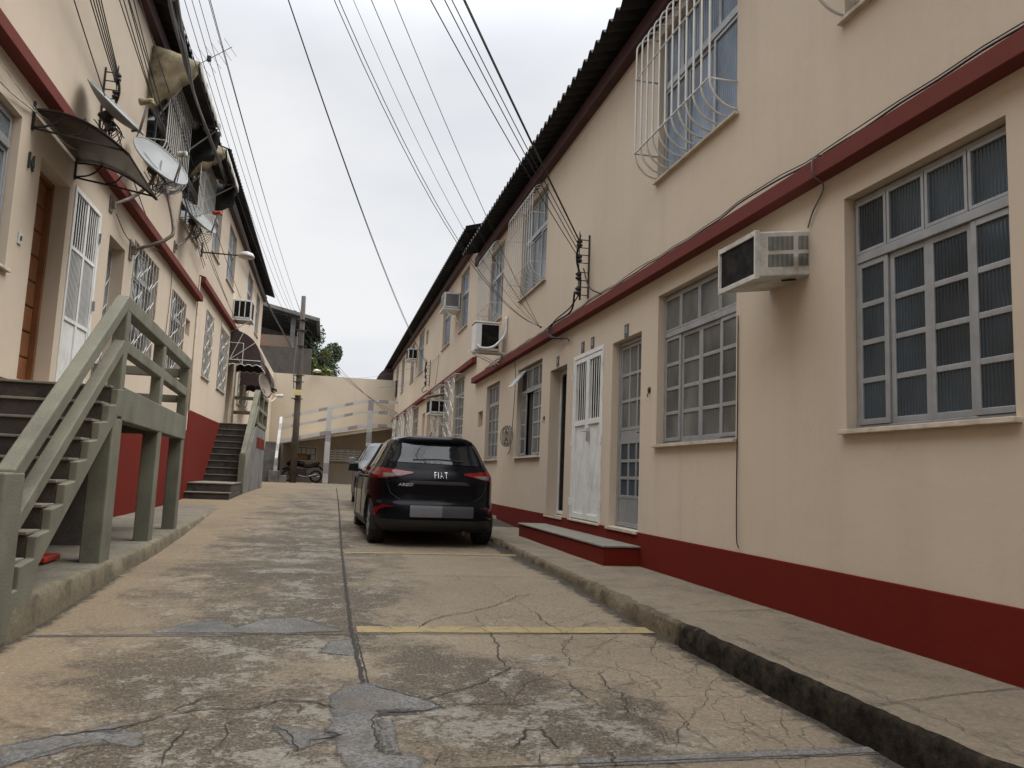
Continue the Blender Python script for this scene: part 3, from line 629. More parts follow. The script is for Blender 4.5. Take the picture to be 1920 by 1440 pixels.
def lattice(F, wd, s0, s1, z0, z1, d, mat='white_bar', cols=6, cage=False, r=.007):
    m = MB(); n = cols; w = (s1-s0)/n
    m.tube([F(s0, d, z0), F(s0, d, z1), F(s1, d, z1), F(s1, d, z0)], r*1.2, 5, 0, False, True)
    rows = max(2, int((z1-z0)/.42)); h = (z1-z0)/rows
    for i in range(n):
        a = s0+i*w; m.tube([F(a, d, z0), F(a, d, z1)], r, 4)
        m.tube([F(a+w/2, d, z0), F(a+w/2, d, z1)], r*.8, 4)
        for j in range(rows):
            if (i+j) % 2 == 0:
                z = z0+j*h; m.tube([F(a+w/2, d, z), F(a, d, z+h*.3), F(a, d, z+h*.5), F(a+w/2, d, z+h*.8), F(a+w, d, z+h*.5), F(a+w, d, z+h*.3)], r*1.1, 4, 0, False, True)
                m.tube([F(a+w/2, d, z+h*.8), F(a+w/2, d, z+h)], r, 4)
            else:
                z = z0+j*h; m.tube([F(a, d, z+h*.15), F(a+w, d, z+h*.6)], r, 4); m.tube([F(a+w, d, z+h*.15), F(a, d, z+h*.6)], r, 4)
    if cage:
        for z in (z0+.05, z0+(z1-z0)*.28, z0+(z1-z0)*.62, z1-.02):
            for s in (s0, s1): m.tube([F(s, 0, z), F(s, d, z)], r*1.1, 4)
        m.tube([F(s0, d*.5, z1), F(s1, d*.5, z1)], r, 4)
    return m.build('grille', mat, wd)
def corrugated(m, F, s0, s1, d0, z0, d1, z1, pitch=.23, amp=.042, th=.012):
    n = int((s1-s0)/pitch*8); rows = [[], [], [], []]
    nrm = Vector((0, -(z1-z0), (d1-d0))).normalized() if d1 > d0 else Vector((0, (z1-z0), -(d1-d0))).normalized()
    for i in range(n+1):
        s = s0+(s1-s0)*i/n; c = amp*math.cos(2*math.pi*(s-s0)/pitch)
        for k, (d, z, t) in enumerate(((d0, z0, 0), (d1, z1, 0), (d1, z1, th), (d0, z0, th))): rows[k].append(F(s, d, z+c+t))
    m.grid(rows); m.grid([rows[3], rows[0]])
def roof(F, bld, s0, s1, zf, d_edge=.43, fas=.12):
    m = MB(); m.fbox(F, s0, s1, -.05, fas, zf, zf+.20); m.build('fascia', 'dark_red_wood', bld, bevel=.006)
    m = MB(); corrugated(m, F, s0-.02, s1+.02, d_edge, zf+.235, -3.0, zf+1.25); corrugated(m, F, s0-.02, s1+.02, -6.3, zf+.25, -3.0, zf+1.25)
    r = m.build('roof', 'roof_black', bld, smooth=True)
    for e in (s0+.01, s1-.07):
        m = MB(); m.prism([F(e, .0, zf+.02), F(e, -6.0, zf+.02), F(e, -3.0, zf+1.18), F(e, .0, zf+.19)], Vector(F(e+.06, 0, 0))-Vector(F(e, 0, 0))); m.build('gable_board', 'dark_red_wood', r)
    k = int((s1-s0)/.36); q = MB()
    return r
def band(F, bld, s0, s1, z, d=.115):
    m = MB(); m.add([F(s, *p) for s in (s0, s1) for p in ((-.05, z), (d, z), (d, z+.125), (0, z+.165), (-.05, z+.165))], [(0, 1, 2, 3, 4), (5, 9, 8, 7, 6)]+[(i, 5+i, 5+(i+1) % 5, (i+1) % 5) for i in range(5)])
    return m.build('string_course', 'band_red', bld, bevel=.006)
def plinth(F, bld, s0, s1, z0, z1, cuts=()):
    m = MB(); a = s0
    for c0, c1 in sorted(cuts)+[(s1, s1)]:
        if c0 > a: m.fbox(F, a, c0, -.02, .018, z0, z1)
        a = c1
    return m.build('plinth', 'plinth_red', bld, bevel=.004)

# ---- right row, near building
R1 = thing('row_building', PR(6, 0, 0), 'beige two-storey row building on the right with big fluted-glass windows beside the pavement', 'building', 'beige row buildings along the alley')
Fz = .36
gw = [(3.18, 4.48, 1.275, 2.83), (5.91, 7.53, 1.275, 2.83), (12.1, 13.75, 1.25, 2.82), (15.3, 16.62, 1.24, 2.81)]
uw = [(2.7, 4.45, 4.1, 5.72), (5.92, 7.62, 4.11, 5.76), (12.1, 13.85, 4.12, 5.76), (15.4, 16.85, 4.13, 5.76)]
drs = [(7.97, 8.87, .36, 2.54), (9.17, 10.38, .375, 2.58, .06), (10.73, 11.6, .35, 2.54, .22)]
vent = (16.97, 17.5, 1.98, 2.33)
facade(PR, -25, 17.9, -.6, 5.95, gw+uw+drs+[vent]).build('wall', 'beige_wall', R1)
plinth(PR, R1, -25, 17.88, -.3, .36); band(PR, R1, -25, 18.0, 3.03); roof(PR, R1, -25, 18.25, 5.9)
ground_window(PR, R1, *gw[0], 'fluted_dark'); ground_window(PR, R1, *gw[1], 'fluted_grey')
ground_window(PR, R1, *gw[2], 'fluted_grey', tilt=True, openmid=True); ground_window(PR, R1, *gw[3], 'fluted_grey')
for i, h in enumerate(uw):
    wd = upper_window(PR, R1, *h, 'pane_blue' if i < 2 else 'fluted_pale', 3); bulge_grille(PR, wd, h[0]-.02, h[1]+.02, h[2], h[3]-.02, 12 if i < 2 else 12, .265, .0105 if i < 2 else .0065)
m = MB(); m.fbox(PR, *vent[:2], -.148, -.14, *vent[2:]); m.build('vent_opening', 'interior_dark', R1)
# glazed aluminium door
s0, s1, z0, z1 = drs[0]; m = MB(); p = MB()
bars_grid(m, PR, s0+.012, s1-.012, z0+.02, z1-.01, -.13, -.085, 1, 1, .045)
bars_grid(m, PR, s0+.06, s1-.06, 1.48, z1-.06, -.125, -.095, 3, 3, .035); bars_grid(m, PR, s0+.06, s1-.06, z0+.34, 1.36, -.125, -.095, 3, 3, .035)
m.fbox(PR, s0+.06, s1-.06, -.12, -.10, z0+.06, z0+.34); m.fbox(PR, s0+.06, s1-.06, -.12, -.10, 1.36, 1.48)
dr = m.build('door', 'aluminium', R1, bevel=.003)
pane_quad(p, PR, s0+.08, s1-.08, 1.5, z1-.08, -.11); p.build('pane', 'fluted_grey', dr)
p = MB(); pane_quad(p, PR, s0+.08, s1-.08, z0+.36, 1.34, -.11); p.build('pane', 'fluted_dark', dr)
m = MB(); m.fbox(PR, s0-.02, s1+.02, -.12, .04, z0-.025, z0+.01); m.build('door_sill', 'sill_stone', dr, bevel=.004)
m = MB(); m.tube([PR(s0+.09, -.08, 1.44), PR(s0+.22, -.06, 1.44)], .011, 8); m.build('handle', 'chrome', dr)
# white steel gate, two leaves
s0, s1, z0, z1 = drs[1][:4]; m = MB(); mid = (s0+s1)/2; zb = 1.68
m.fbox(PR, s0, s1, -.04, .012, z1-.055, z1); m.fbox(PR, s0, s0+.05, -.04, .012, z0, z1-.055); m.fbox(PR, s1-.05, s1, -.04, .012, z0, z1-.055)
g = m.build('gate', 'white_paint', R1, bevel=.004)
for (a, b) in ((s0+.055, mid-.004), (mid+.004, s1-.055)):
    m = MB(); m.fbox(PR, a, a+.06, -.032, .006, z0+.01, z1-.06); m.fbox(PR, b-.06, b, -.032, .006, z0+.01, z1-.06)
    m.fbox(PR, a+.06, b-.06, -.032, .006, z1-.12, z1-.06); m.fbox(PR, a+.06, b-.06, -.032, .006, zb-.07, zb); m.fbox(PR, a+.06, b-.06, -.032, .006, z0+.01, z0+.08)
    m.fbox(PR, a+.06, b-.06, -.022, -.016, z0+.08, zb-.07)
    for k in range(4):
        c = a+.06+(b-a-.12)*(k+1)/5; m.fbox(PR, c-.011, c+.011, -.010, -.004, zb, z1-.12)
    dx = (b-.10, a+.10); m.prism([PR(dx[0]-.012, -.012, z0+.10), PR(dx[0]+.012, -.012, z0+.10), PR(dx[1]+.012, -.012, zb-.08), PR(dx[1]-.012, -.012, zb-.08)], (.006, 0, 0))
    lf = m.build('gate_leaf', 'white_paint', g, bevel=.003)
m = MB(); m.fbox(PR, mid-.10, mid-.03, .008, .016, 1.40, 1.56); m.tube([PR(mid-.065, .012, 1.52), PR(mid-.065, .05, 1.52), PR(mid+.05, .05, 1.525)], .010, 8); m.build('handle', 'chrome', g)
m = MB()
for z in (.6, 1.4, 2.3):
    for s in (s0+.01, s1-.01):
        m = MB(); m.tube([PR(s, .02, z-.05), PR(s, .02, z+.05)], .012, 8); m.build('hinge', 'white_paint', g)
m = MB(); m.fbox(PR, s0+.005, s1-.005, -.075, -.062, z0, z1-.01); m.build('dark_gap', 'ac_slot', g)
m = MB(); m.fbox(PR, s0-.02, s1+.02, -.05, .035, z0-.03, z0-.005); m.build('door_sill', 'sill_stone', g, bevel=.004)
# doorway with an open inner door
s0, s1, z0, z1 = drs[2][:4]; m = MB()
bars_grid(m, PR, s0+.008, s1-.008, z0+.02, z1-.008, -.21, -.16, 1, 1, .05); dr = m.build('doorway', 'white_paint', R1, bevel=.003)
m = MB(); m.fbox(PR, s1-.10, s1-.06, -.95, -.18, z0+.03, z1-.08); m.build('open_door_leaf', 'dark_iron', dr)
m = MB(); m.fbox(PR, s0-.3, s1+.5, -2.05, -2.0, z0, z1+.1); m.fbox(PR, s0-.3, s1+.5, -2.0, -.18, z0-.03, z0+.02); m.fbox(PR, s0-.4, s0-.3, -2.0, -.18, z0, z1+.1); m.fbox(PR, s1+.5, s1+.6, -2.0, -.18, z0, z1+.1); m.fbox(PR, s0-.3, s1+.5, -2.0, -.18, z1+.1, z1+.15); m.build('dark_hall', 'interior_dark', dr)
m = MB(); m.fbox(PR, s0-.02, s1+.02, -.2, .035, z0-.025, z0+.005); m.build('door_sill', 'sill_stone', dr, bevel=.004)
# the long front step
m = MB(); m.box(W-.42, W-.005, 7.86, 11.55, -.1, .20); o = m.build('front_step', 'plinth_red', None, bevel=.01)
tag(o, 'long low dark red step with grey concrete top under the three doors on the right', 'step')
m = MB(); m.box(W-.435, W-.004, 7.845, 11.56, .203, .222); m.build('step_top', 'step_top', o, bevel=.004)

# ---- right row, far building (half a storey higher up the lane)
R2 = thing('row_building', PR(30, 0, 0), 'far right beige row building with narrow upper windows and white lattice grilles, roof stepping up', 'building', 'beige row buildings along the alley')
ufw = [(19.6, 20.95, 4.74, 6.33), (22.6, 24.2, 4.74, 6.30), (29.25, 30.95, 4.74, 6.38), (32.55, 33.95, 4.74, 6.38), (36.9, 38.3, 4.74, 6.38), (40.1, 41.5, 4.74, 6.38)]
gfw = [(19.6, 21.25, 1.85, 3.43), (22.3, 24.0, 1.85, 3.43), (29.9, 31.8, 1.85, 3.43), (33.4, 35.4, 1.85, 3.43), (37.0, 38.7, 1.85, 3.43), (40.2, 42, 1.85, 3.43)]
fdr = [(24.75, 25.45, .9, 3.1), (25.9, 27.1, .9, 3.1, .3), (27.75, 28.5, .9, 3.05)]
vt = (28.0, 28.65, 5.58, 6.1)
facade(PR, 17.9, 45.2, -.4, 6.55, ufw+gfw+fdr+[vt]).build('wall', 'beige_wall', R2)
plinth(PR, R2, 17.9, 45.2, -.3, .9); band(PR, R2, 18.02, 45.2, 3.53); roof(PR, R2, 17.92, 45.3, 6.48)
m = MB(); m.add([PR(17.9, .02, 6.5), PR(17.9, -6, 6.5), PR(17.9, -3.0, 7.62)], [(0, 1, 2)]); m.build('gable_wall', 'dark_red_wood', R2)
for h in ufw: upper_window(PR, R2, *h, 'pane_blue', 2)
for i, h in enumerate(gfw):
    wd = ground_window(PR, R2, *h, 'fluted_grey')
    if i < 5: lattice(PR, wd, h[0]-.05, h[1]+.05, h[2], h[3]+.03, .26, cols=4, cage=True, r=.007)
for h in fdr:
    m = MB(); m.fbox(PR, h[0]+.005, h[1]-.005, -(h[4] if len(h) > 4 else .15), -(h[4] if len(h) > 4 else .15)+.04, h[2], h[3]-.01); m.fbox(PR, h[0]+.08, h[1]-.08, -(h[4] if len(h) > 4 else .15)+.04, -(h[4] if len(h) > 4 else .15)+.05, h[2]+.1, h[3]-.12); m.build('door', 'sill_stone', R2)
m = MB(); m.fbox(PR, vt[0], vt[1], -.12, -.10, vt[2], vt[3]); m.build('vent_opening', 'sill_stone', R2)

# ---- left row, near building (its ground floor stands higher)
L1 = thing('row_building', PL(6, 0, .08), 'beige two-storey row building on the left with wooden door behind the near concrete stairs', 'building', 'beige row buildings along the alley')
lw = [(6.0, 7.74, 2.56, 3.98), (12.1, 13.75, 2.53, 4.10), (15.0, 16.4, 2.53, 4.04)]
luw = [(5.9, 7.6, 5.38, 7.0), (12.1, 13.9, 5.38, 7.0), (15.1, 17.0, 5.38, 7.0)]
ldr = [(8.3, 9.18, 1.63, 3.83, .26), (9.35, 10.38, 1.63, 3.92, .06), (10.83, 11.63, 1.63, 3.80, .2)]
lvt = (16.55, 17.02, 3.48, 3.80)
facade(PL, -25, 17.7, -.4, 7.22, lw+luw+ldr+[lvt]).build('wall', 'beige_wall', L1)
plinth(PL, L1, -25, 17.7, -.2, 1.60); band(PL, L1, -25, 17.55, 4.34, .13); roof(PL, L1, -25, 17.9, 7.14, .40)
m = MB(); m.fbox(PL, lvt[0], lvt[1], -.148, -.14, lvt[2], lvt[3]); m.build('vent_opening', 'interior_dark', L1)
h = lw[0]; wd = upper_window(PL, L1, *h, 'fluted_pale', 2, True, .2)
for h, c in ((lw[1], 5), (lw[2], 4)):
    wd = upper_window(PL, L1, *h, 'pane_dark', 2, True, .27); lattice(PL, wd, h[0]+.02, h[1]-.02, h[2]+.02, h[3]-.02, .012, cols=c-1, r=.0065, mat='dull_white')
for i, h in enumerate(luw):
    wd = upper_window(PL, L1, *h, 'pane_dark', 2); bulge_grille(PL, wd, h[0], h[1], h[2], h[3]-.03, 14, .28, .009)
s0, s1, z0, z1 = ldr[0][:4]; m = MB()                         # planked wooden door
nb = 8; hh = (z1-z0-.06)/nb
for k in range(nb): m.fbox(PL, s0+.06, s1-.06, -.25, -.205, z0+.02+k*hh+.006, z0+.02+(k+1)*hh-.006)
m.fbox(PL, s0+.06, s1-.06, -.26, -.23, z0, z1-.05)
dr = m.build('door', 'wood_door', L1, bevel=.012)
m = MB(); m.fbox(PL, s0+.005, s0+.06, -.26, -.15, z0, z1); m.fbox(PL, s1-.06, s1-.005, -.26, -.15, z0, z1); m.fbox(PL, s0+.06, s1-.06, -.26, -.15, z1-.05, z1-.004); m.build('door_frame', 'wood_door', dr)
m = MB(); m.tube([PL(s0+.14, -.20, 2.66), PL(s0+.14, -.15, 2.66), PL(s0+.26, -.15, 2.66)], .011, 8); m.build('handle', 'chrome', dr)
s0, s1, z0, z1 = ldr[1][:4]; m = MB(); mid = (s0+s1)/2       # white barred gate
m.fbox(PL, s0, s1, -.04, .012, z1-.05, z1); m.fbox(PL, s0, s0+.05, -.04, .012, z0, z1-.05); m.fbox(PL, s1-.07, s1, -.04, .012, z0, z1-.05)
for a, b in ((s0+.05, mid), (mid, s1-.07)):
    m.fbox(PL, a, a+.03, -.03, .004, z0, z1-.05); m.fbox(PL, b-.03, b, -.03, .004, z0, z1-.05); m.fbox(PL, a+.03, b-.03, -.03, .004, 3.22, 3.26); m.fbox(PL, a+.03, b-.03, -.03, .004, 2.42, 2.46)
    m.fbox(PL, a+.03, b-.03, -.02, -.012, z0, 2.42)
    for k in range(5):
        c = a+.03+(b-a-.06)*(k+.5)/5; m.fbox(PL, c-.011, c+.011, -.012, -.006, 3.26, z1-.05)
    for k in range(9):
        c = a+.03+(b-a-.06)*(k+.5)/9; m.fbox(PL, c-.0075, c+.0075, -.012, -.007, 2.46, 3.22)
g = m.build('gate', 'white_paint', L1)
m = MB(); m.fbox(PL, s0+.005, s1-.005, -.075, -.062, z0, z1-.01); m.build('dark_gap', 'ac_slot', g)
for z in (3.6, 2.75):
    m = MB(); m.fbox(PL, s1-.055, s1-.015, .012, .04, z-.06, z+.06); m.build('hinge', 'chrome', g)
s0, s1, z0, z1 = ldr[2][:4]; m = MB(); bars_grid(m, PL, s0+.01, s1-.01, z0, z1-.01, -.2, -.16, 1, 1, .04); dr = m.build('door', 'white_paint', L1)
lattice(PL, dr, s0+.05, s1-.05, z0+.05, z1-.05, -.155, cols=2, r=.007, mat='dull_white')
m = MB(); m.fbox(PL, s0+.03, s1-.03, -.4, -.36, z0, z1); m.build('dark_gap', 'pane_dark', dr)
# ---- left row, far building
L2 = thing('row_building', PL(25, 0, .1), 'far left beige row building with white window grilles and a quarter-round awning', 'building', 'beige row buildings along the alley')
qw = [(18.95, 20.1, 2.92, 4.46), (21.5, 23.1, 2.90, 4.46), (26.2, 27.6, 2.9, 4.46), (28.2, 29.6, 2.9, 4.46)]
quw = [(18.9, 20.1, 5.84, 7.35), (21.6, 23.25, 5.84, 7.35), (26.8, 28.4, 5.84, 7.35), (30.0, 31.4, 5.84, 7.35)]
qdr = [(23.55, 24.4, 2.05, 4.3, .2), (24.75, 25.7, 2.05, 4.3, .06)]
facade(PL, 17.7, 32.7, -.4, 7.65, qw+quw+qdr).build('wall', 'beige_wall', L2)
plinth(PL, L2, 17.72, 32.68, -.2, 2.04); band(PL, L2, 17.62, 25.9, 4.78, .13); roof(PL, L2, 17.75, 32.9, 7.56, .42)
for i, h in enumerate(qw):
    wd = upper_window(PL, L2, *h, 'fluted_grey', 2, True, .3); lattice(PL, wd, h[0]+.02, h[1]-.02, h[2]+.02, h[3]-.02, .02, cols=3, r=.008, mat='dull_white')
for h in quw: upper_window(PL, L2, *h, 'fluted_pale', 2)
for h in qdr:
    m = MB(); m.fbox(PL, h[0]+.005, h[1]-.005, -h[4]-.04, -h[4], h[2], h[3]); m.fbox(PL, h[0]+.08, h[1]-.08, -h[4], -h[4]+.015, h[2]+.1, h[3]-.1); m.build('door', 'sill_stone', L2)
m = MB(); m.fbox(PL, 21.45, 23.2, .0, .02, 4.5, 4.62); m.build('lintel', 'sill_stone', L2)
m = MB()                                                       # open outward steel shutter frame on the second window
m.tube([PL(23.1, .02, 4.35), PL(23.1, .42, 4.35), PL(23.1, .42, 3.75), PL(23.1, .02, 3.75)], .012, 5, 0, False, True); m.tube([PL(22.2, .38, 3.8), PL(23.1, .38, 3.8)], .01, 5); m.build('shutter_stay', 'white_bar', L2)
# ------------------------------------------------------------------ near concrete stairs on the left
def SX(y): return -1.70-.02*(y-7)
ST = thing('concrete_stairs', (-2.3, 7.5, .08), 'near grey-green concrete stairs with beam railing in front of the wooden door', 'stairs')
y0, rise, run, n = 5.09, .151, .236, 9
ZT = 1.51
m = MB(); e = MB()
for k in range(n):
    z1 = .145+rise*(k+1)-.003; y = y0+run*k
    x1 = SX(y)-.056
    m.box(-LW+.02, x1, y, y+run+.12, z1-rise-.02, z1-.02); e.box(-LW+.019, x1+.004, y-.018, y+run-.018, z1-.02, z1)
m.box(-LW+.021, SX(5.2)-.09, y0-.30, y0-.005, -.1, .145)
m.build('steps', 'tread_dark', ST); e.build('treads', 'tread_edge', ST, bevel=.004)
def beam(m, ya, za, yb, zb, w=.13, h=.12, xo=0):       # sloped beam along the outer side
    p = []
    for (y, z) in ((ya, za), (yb, zb)):
        x = SX(y)+xo; p.append([(x-w, y, z-h), (x, y, z-h), (x, y, z), (x-w, y, z)])
    m.hexa([p[0][0], p[0][1], p[1][1], p[1][0], p[0][3], p[0][2], p[1][2], p[1][3]])
m = MB()                                              # outer stringer with saw-tooth top
lp = [(4.93, -.10), (4.93, .135)]
for k in range(n):
    yy = y0+run*k; lp += [(yy, .135+rise*k), (yy+.004, .135+rise*(k+1)-.02)]
lp += [(y0+run*n+.02, 1.49), (y0+run*n+.02, 1.26), (7.06, 1.255), (5.42, .235), (5.28, -.10)]
m.prism([(SX(a)-.055, a, b) for a, b in lp], (.055, 0, 0)); m.build('stringer', 'stair_green', ST, bevel=.008)
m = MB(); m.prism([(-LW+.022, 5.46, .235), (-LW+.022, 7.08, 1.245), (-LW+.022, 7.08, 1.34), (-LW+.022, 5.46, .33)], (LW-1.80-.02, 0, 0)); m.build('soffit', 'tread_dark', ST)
PY0, PY1 = 7.06, 10.72
m = MB(); m.box(-LW+.01, SX(9)-.10, 7.45, PY1-.01, 1.36, ZT-.05); m.build('landing_slab', 'stair_green', ST)
m = MB(); m.box(-LW+.012, SX(9)-.14, 7.5, PY1-.03, ZT-.048, ZT-.03); m.build('landing_floor', 'tread_edge', ST)
m = MB(); beam(m, 7.195, 1.512, PY1, 1.48, .13, .285); m.build('landing_beam', 'stair_green', ST, bevel=.01)
m = MB(); beam(m, 4.84, .815, 7.06, 2.275, .10, .13); beam(m, 7.064, 2.272, PY1, 2.225, .11, .13); m.build('handrail', 'stair_green', ST, bevel=.012)
m = MB(); beam(m, 4.96, .535, 7.08, 1.905, .09, .115, -.005); beam(m, 7.19, 1.91, PY1-.13, 1.845, .09, .105, -.01); m.build('mid_rail', 'stair_green', ST, bevel=.01)
def post(ya, yb, za, zb, w=.15, xo=0, name='post'):
    m = MB(); x = SX((ya+yb)/2)+xo; m.box(x-w, x, ya, yb, za, zb); return m.build(name, 'stair_green', ST, bevel=.01)
post(4.70, 4.99, -.14, .80, .13, .004); post(7.06, 7.19, 1.25, 2.20, .105, -.003); post(8.82, 8.95, 1.42, 2.14, .105, -.006); post(PY1-.13, PY1, 1.42, 2.12, .11, -.004)
post(6.95, 7.24, .0, 1.24, .155, -.004, 'pier'); post(8.90, 9.10, .0, 1.23, .15, -.004, 'pier'); post(PY1-.20, PY1-.02, .02, 1.23, .15, -.006, 'pier')
m = MB(); m.box(-LW+.02, SX(PY1)-.12, PY1-.10, PY1-.005, 1.98, 2.09); m.box(-LW+.02, SX(PY1)-.12, PY1-.10, PY1-.005, 1.66, 1.75); m.box(-LW+.02, SX(PY1)-.14, PY1-.12, PY1-.01, 1.24, 1.35); m.build('end_rail', 'stair_green', ST, bevel=.008)
m = MB(); m.box(-LW+.025, -2.18, 8.35, 8.5, .0, 1.42); m.build('support_wall', 'grey_concrete', ST)
# traffic cone under the stairs
K = thing('traffic_cone', (-2.22, 6.95, zsl(7)), 'faded red traffic cone standing under the near concrete stairs', 'traffic cone')
zk = zsl(7)+.012
m = MB(); m.box(-2.40, -2.04, 6.77, 7.13, zk, zk+.045); m.build('cone_base', 'cone_red', K, bevel=.012)
m = MB(); m.lathe((-2.22, 6.95, zk+.045), (0, 0, 1), [(.125, 0), (.115, .02), (.10, .05), (.028, .45), (.02, .46)], 18); m.build('cone_body', 'cone_red', K, smooth=True)
# ------------------------------------------------------------------ second stairs further up the lane
S2 = thing('concrete_stairs', (-2.45, 20, .1), 'second concrete stairs further up on the left, with low stained landing and lattice parapet', 'stairs')
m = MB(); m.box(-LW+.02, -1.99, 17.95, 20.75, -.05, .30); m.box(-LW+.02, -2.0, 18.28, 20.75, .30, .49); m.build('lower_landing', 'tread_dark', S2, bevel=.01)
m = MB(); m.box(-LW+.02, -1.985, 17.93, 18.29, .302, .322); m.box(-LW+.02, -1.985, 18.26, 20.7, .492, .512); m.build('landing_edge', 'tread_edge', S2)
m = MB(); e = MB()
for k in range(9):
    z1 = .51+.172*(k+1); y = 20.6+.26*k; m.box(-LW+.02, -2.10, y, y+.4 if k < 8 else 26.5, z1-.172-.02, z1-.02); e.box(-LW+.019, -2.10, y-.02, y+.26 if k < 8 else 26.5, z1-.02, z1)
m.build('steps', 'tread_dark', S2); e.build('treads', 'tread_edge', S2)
m = MB(); m.prism([(-2.10, 20.45, .1), (-2.10, 26.5, .1), (-2.10, 26.5, 2.1), (-2.10, 23.3, 2.1), (-2.10, 20.45, .62)], (.12, 0, 0)); m.build('side_wall', 'grey_concrete', S2, bevel=.01)
m = MB()
for a, b in (((20.5, 1.22), (23.1, 3.06)), ((20.5, .92), (23.1, 2.6))):
    m.hexa([(-2.09, a[0], a[1]-.13), (-1.96, a[0], a[1]-.13), (-1.96, b[0], b[1]-.13), (-2.09, b[0], b[1]-.13), (-2.09, a[0], a[1]), (-1.96, a[0], a[1]), (-1.96, b[0], b[1]), (-2.09, b[0], b[1])])
m.box(-2.10, -1.95, 20.36, 20.55, .3, 1.2)
for y in (23.1, 24.7, 26.35): m.box(-2.095, -1.955, y, y+.15, 2.1, 3.05)
for z in (2.06, 2.50, 2.96): m.box(-2.09, -1.96, 23.25, 26.35, z, z+.11)
m.build('parapet', 'stair_green', S2, bevel=.01)
m = MB(); m.box(-1.985, -1.972, 23.5, 24.8, 1.45, 1.75); m.box(-1.985, -1.972, 25.0, 26.2, 1.45, 1.75); m.build('vent_hole', 'plinth_red', S2)
m = MB(); m.box(-LW+.02, -2.1, 25.5, 25.62, 2.5, 2.6); m.box(-LW+.02, -2.1, 25.5, 25.62, 2.95, 3.05); m.build('cross_rail', 'stair_green', S2)
# ------------------------------------------------------------------ air conditioners
def louvre_panel(m, F, s, d0, d1, z0, z1, n, mi=0, out=-.004):   # slats on a face of constant s
    for k in range(n):
        z = z0+(z1-z0)*(k+.5)/n; h = (z1-z0)/n*.3; m.fbox(F, s+out, s, d0, d1, z-h, z+h, mi)
# big window unit on the near right wall, tilted outwards
A = thing('air_conditioner', PR(5.1, 0, 2.3), 'white window air conditioner with black rear grille sticking out beside the largest window', 'air conditioner', 'air conditioners on the facades')
tl = lambda s, d, z: PR(s, d, z-.14*d)
m = MB(); a0, a1, D, q0, q1 = 4.87, 5.40, .42, 2.405, 2.735
m.fbox(tl, a0, a1, -.04, D, q0, q1); c = m.build('casing', 'dull_white', A, bevel=.012)
m = MB(); m.fbox(tl, a0+.03, a1-.03, D, D+.006, q0+.03, q1-.03); m.build('condenser_grille', 'ac_black', A)
m = MB(); m.fbox(tl, a0-.004, a0+.012, D-.02, D+.018, q0-.012, q1+.012); m.fbox(tl, a1-.012, a1+.004, D-.02, D+.018, q0-.012, q1+.012); m.fbox(tl, a0+.012, a1-.012, D, D+.016, q0-.01, q0+.028); m.fbox(tl, a0+.012, a1-.012, D, D+.016, q1-.028, q1+.01); m.build('rear_frame', 'dull_white', A, bevel=.003)
m = MB()
for (d0, d1) in ((.13, .33), (.01, .09)):
    for (z0, z1) in ((q0+.07, q0+.16), (q0+.19, q0+.29)): m.fbox(tl, a0-.002, a0+.0, d0, d1, z0, z1)
m.build('vent_panel', 'ac_slot', A)
m = MB()
for (d0, d1) in ((.13, .33), (.01, .09)):
    for (z0, z1) in ((q0+.07, q0+.16), (q0+.19, q0+.29)):
        k = int((d1-d0)/.010)
        for i in range(k): dd = d0+(d1-d0)*(i+.5)/k; m.fbox(tl, a0-.004, a0-.002, dd-.0013, dd+.0013, z0, z1)
m.build('louvre', 'dull_white', A)
m = MB(); m.tube([tl(a0+.10, .05, q0-.008), tl(a0+.10, .16, q0-.012)], .008, 6); m.build('drain', 'dark_iron', A)
def split_unit(s0, s1, d0, d1, z0, z1, lab, hose=True):
    A = thing('air_conditioner', PR((s0+s1)/2, d0, z0), lab, 'air conditioner', 'air conditioners on the facades')
    m = MB(); m.fbox(PR, s0, s1, d0, d1, z0, z1-.03); m.fbox(PR, s0-.02, s1+.02, d0-.02, d1+.02, z1-.03, z1); m.build('casing', 'white_paint', A, bevel=.015)
    m = MB(); m.fbox(PR, s0-.006, s0, d0+.03, d1-.13, z0+.05, z1-.06); m.build('condenser_grille', 'ac_black', A)
    m = MB()
    for s in (s0+.08, s1-.08): m.fbox(PR, s-.015, s+.015, 0, d1+.08, z0-.035, z0-.005); m.fbox(PR, s-.012, s+.012, 0, .03, z0-.3, z0-.035); m.tube([PR(s, .02, z0-.28), PR(s, d1, z0-.03)], .01, 5)
    m.build('bracket', 'white_paint', A)
    if hose:
        m = MB(); m.tube(catmull([PR(s0-.02, d1-.06, z0+.10), PR(s0-.05, d1-.10, z0+.04), PR(s0-.07, d0+.22, z0+.04), PR(s0-.10, d0+.08, z0+.12), PR(s0-.10, .04, z0+.35), PR(s0-.12, .03, z1+.10)]), .026, 8); m.build('hose', 'white_paint', A, smooth=True)
split_unit(14.90, 15.28, .12, .62, 3.33, 3.90, 'white outdoor air conditioner with a white hose, on brackets just above the stepped red band')
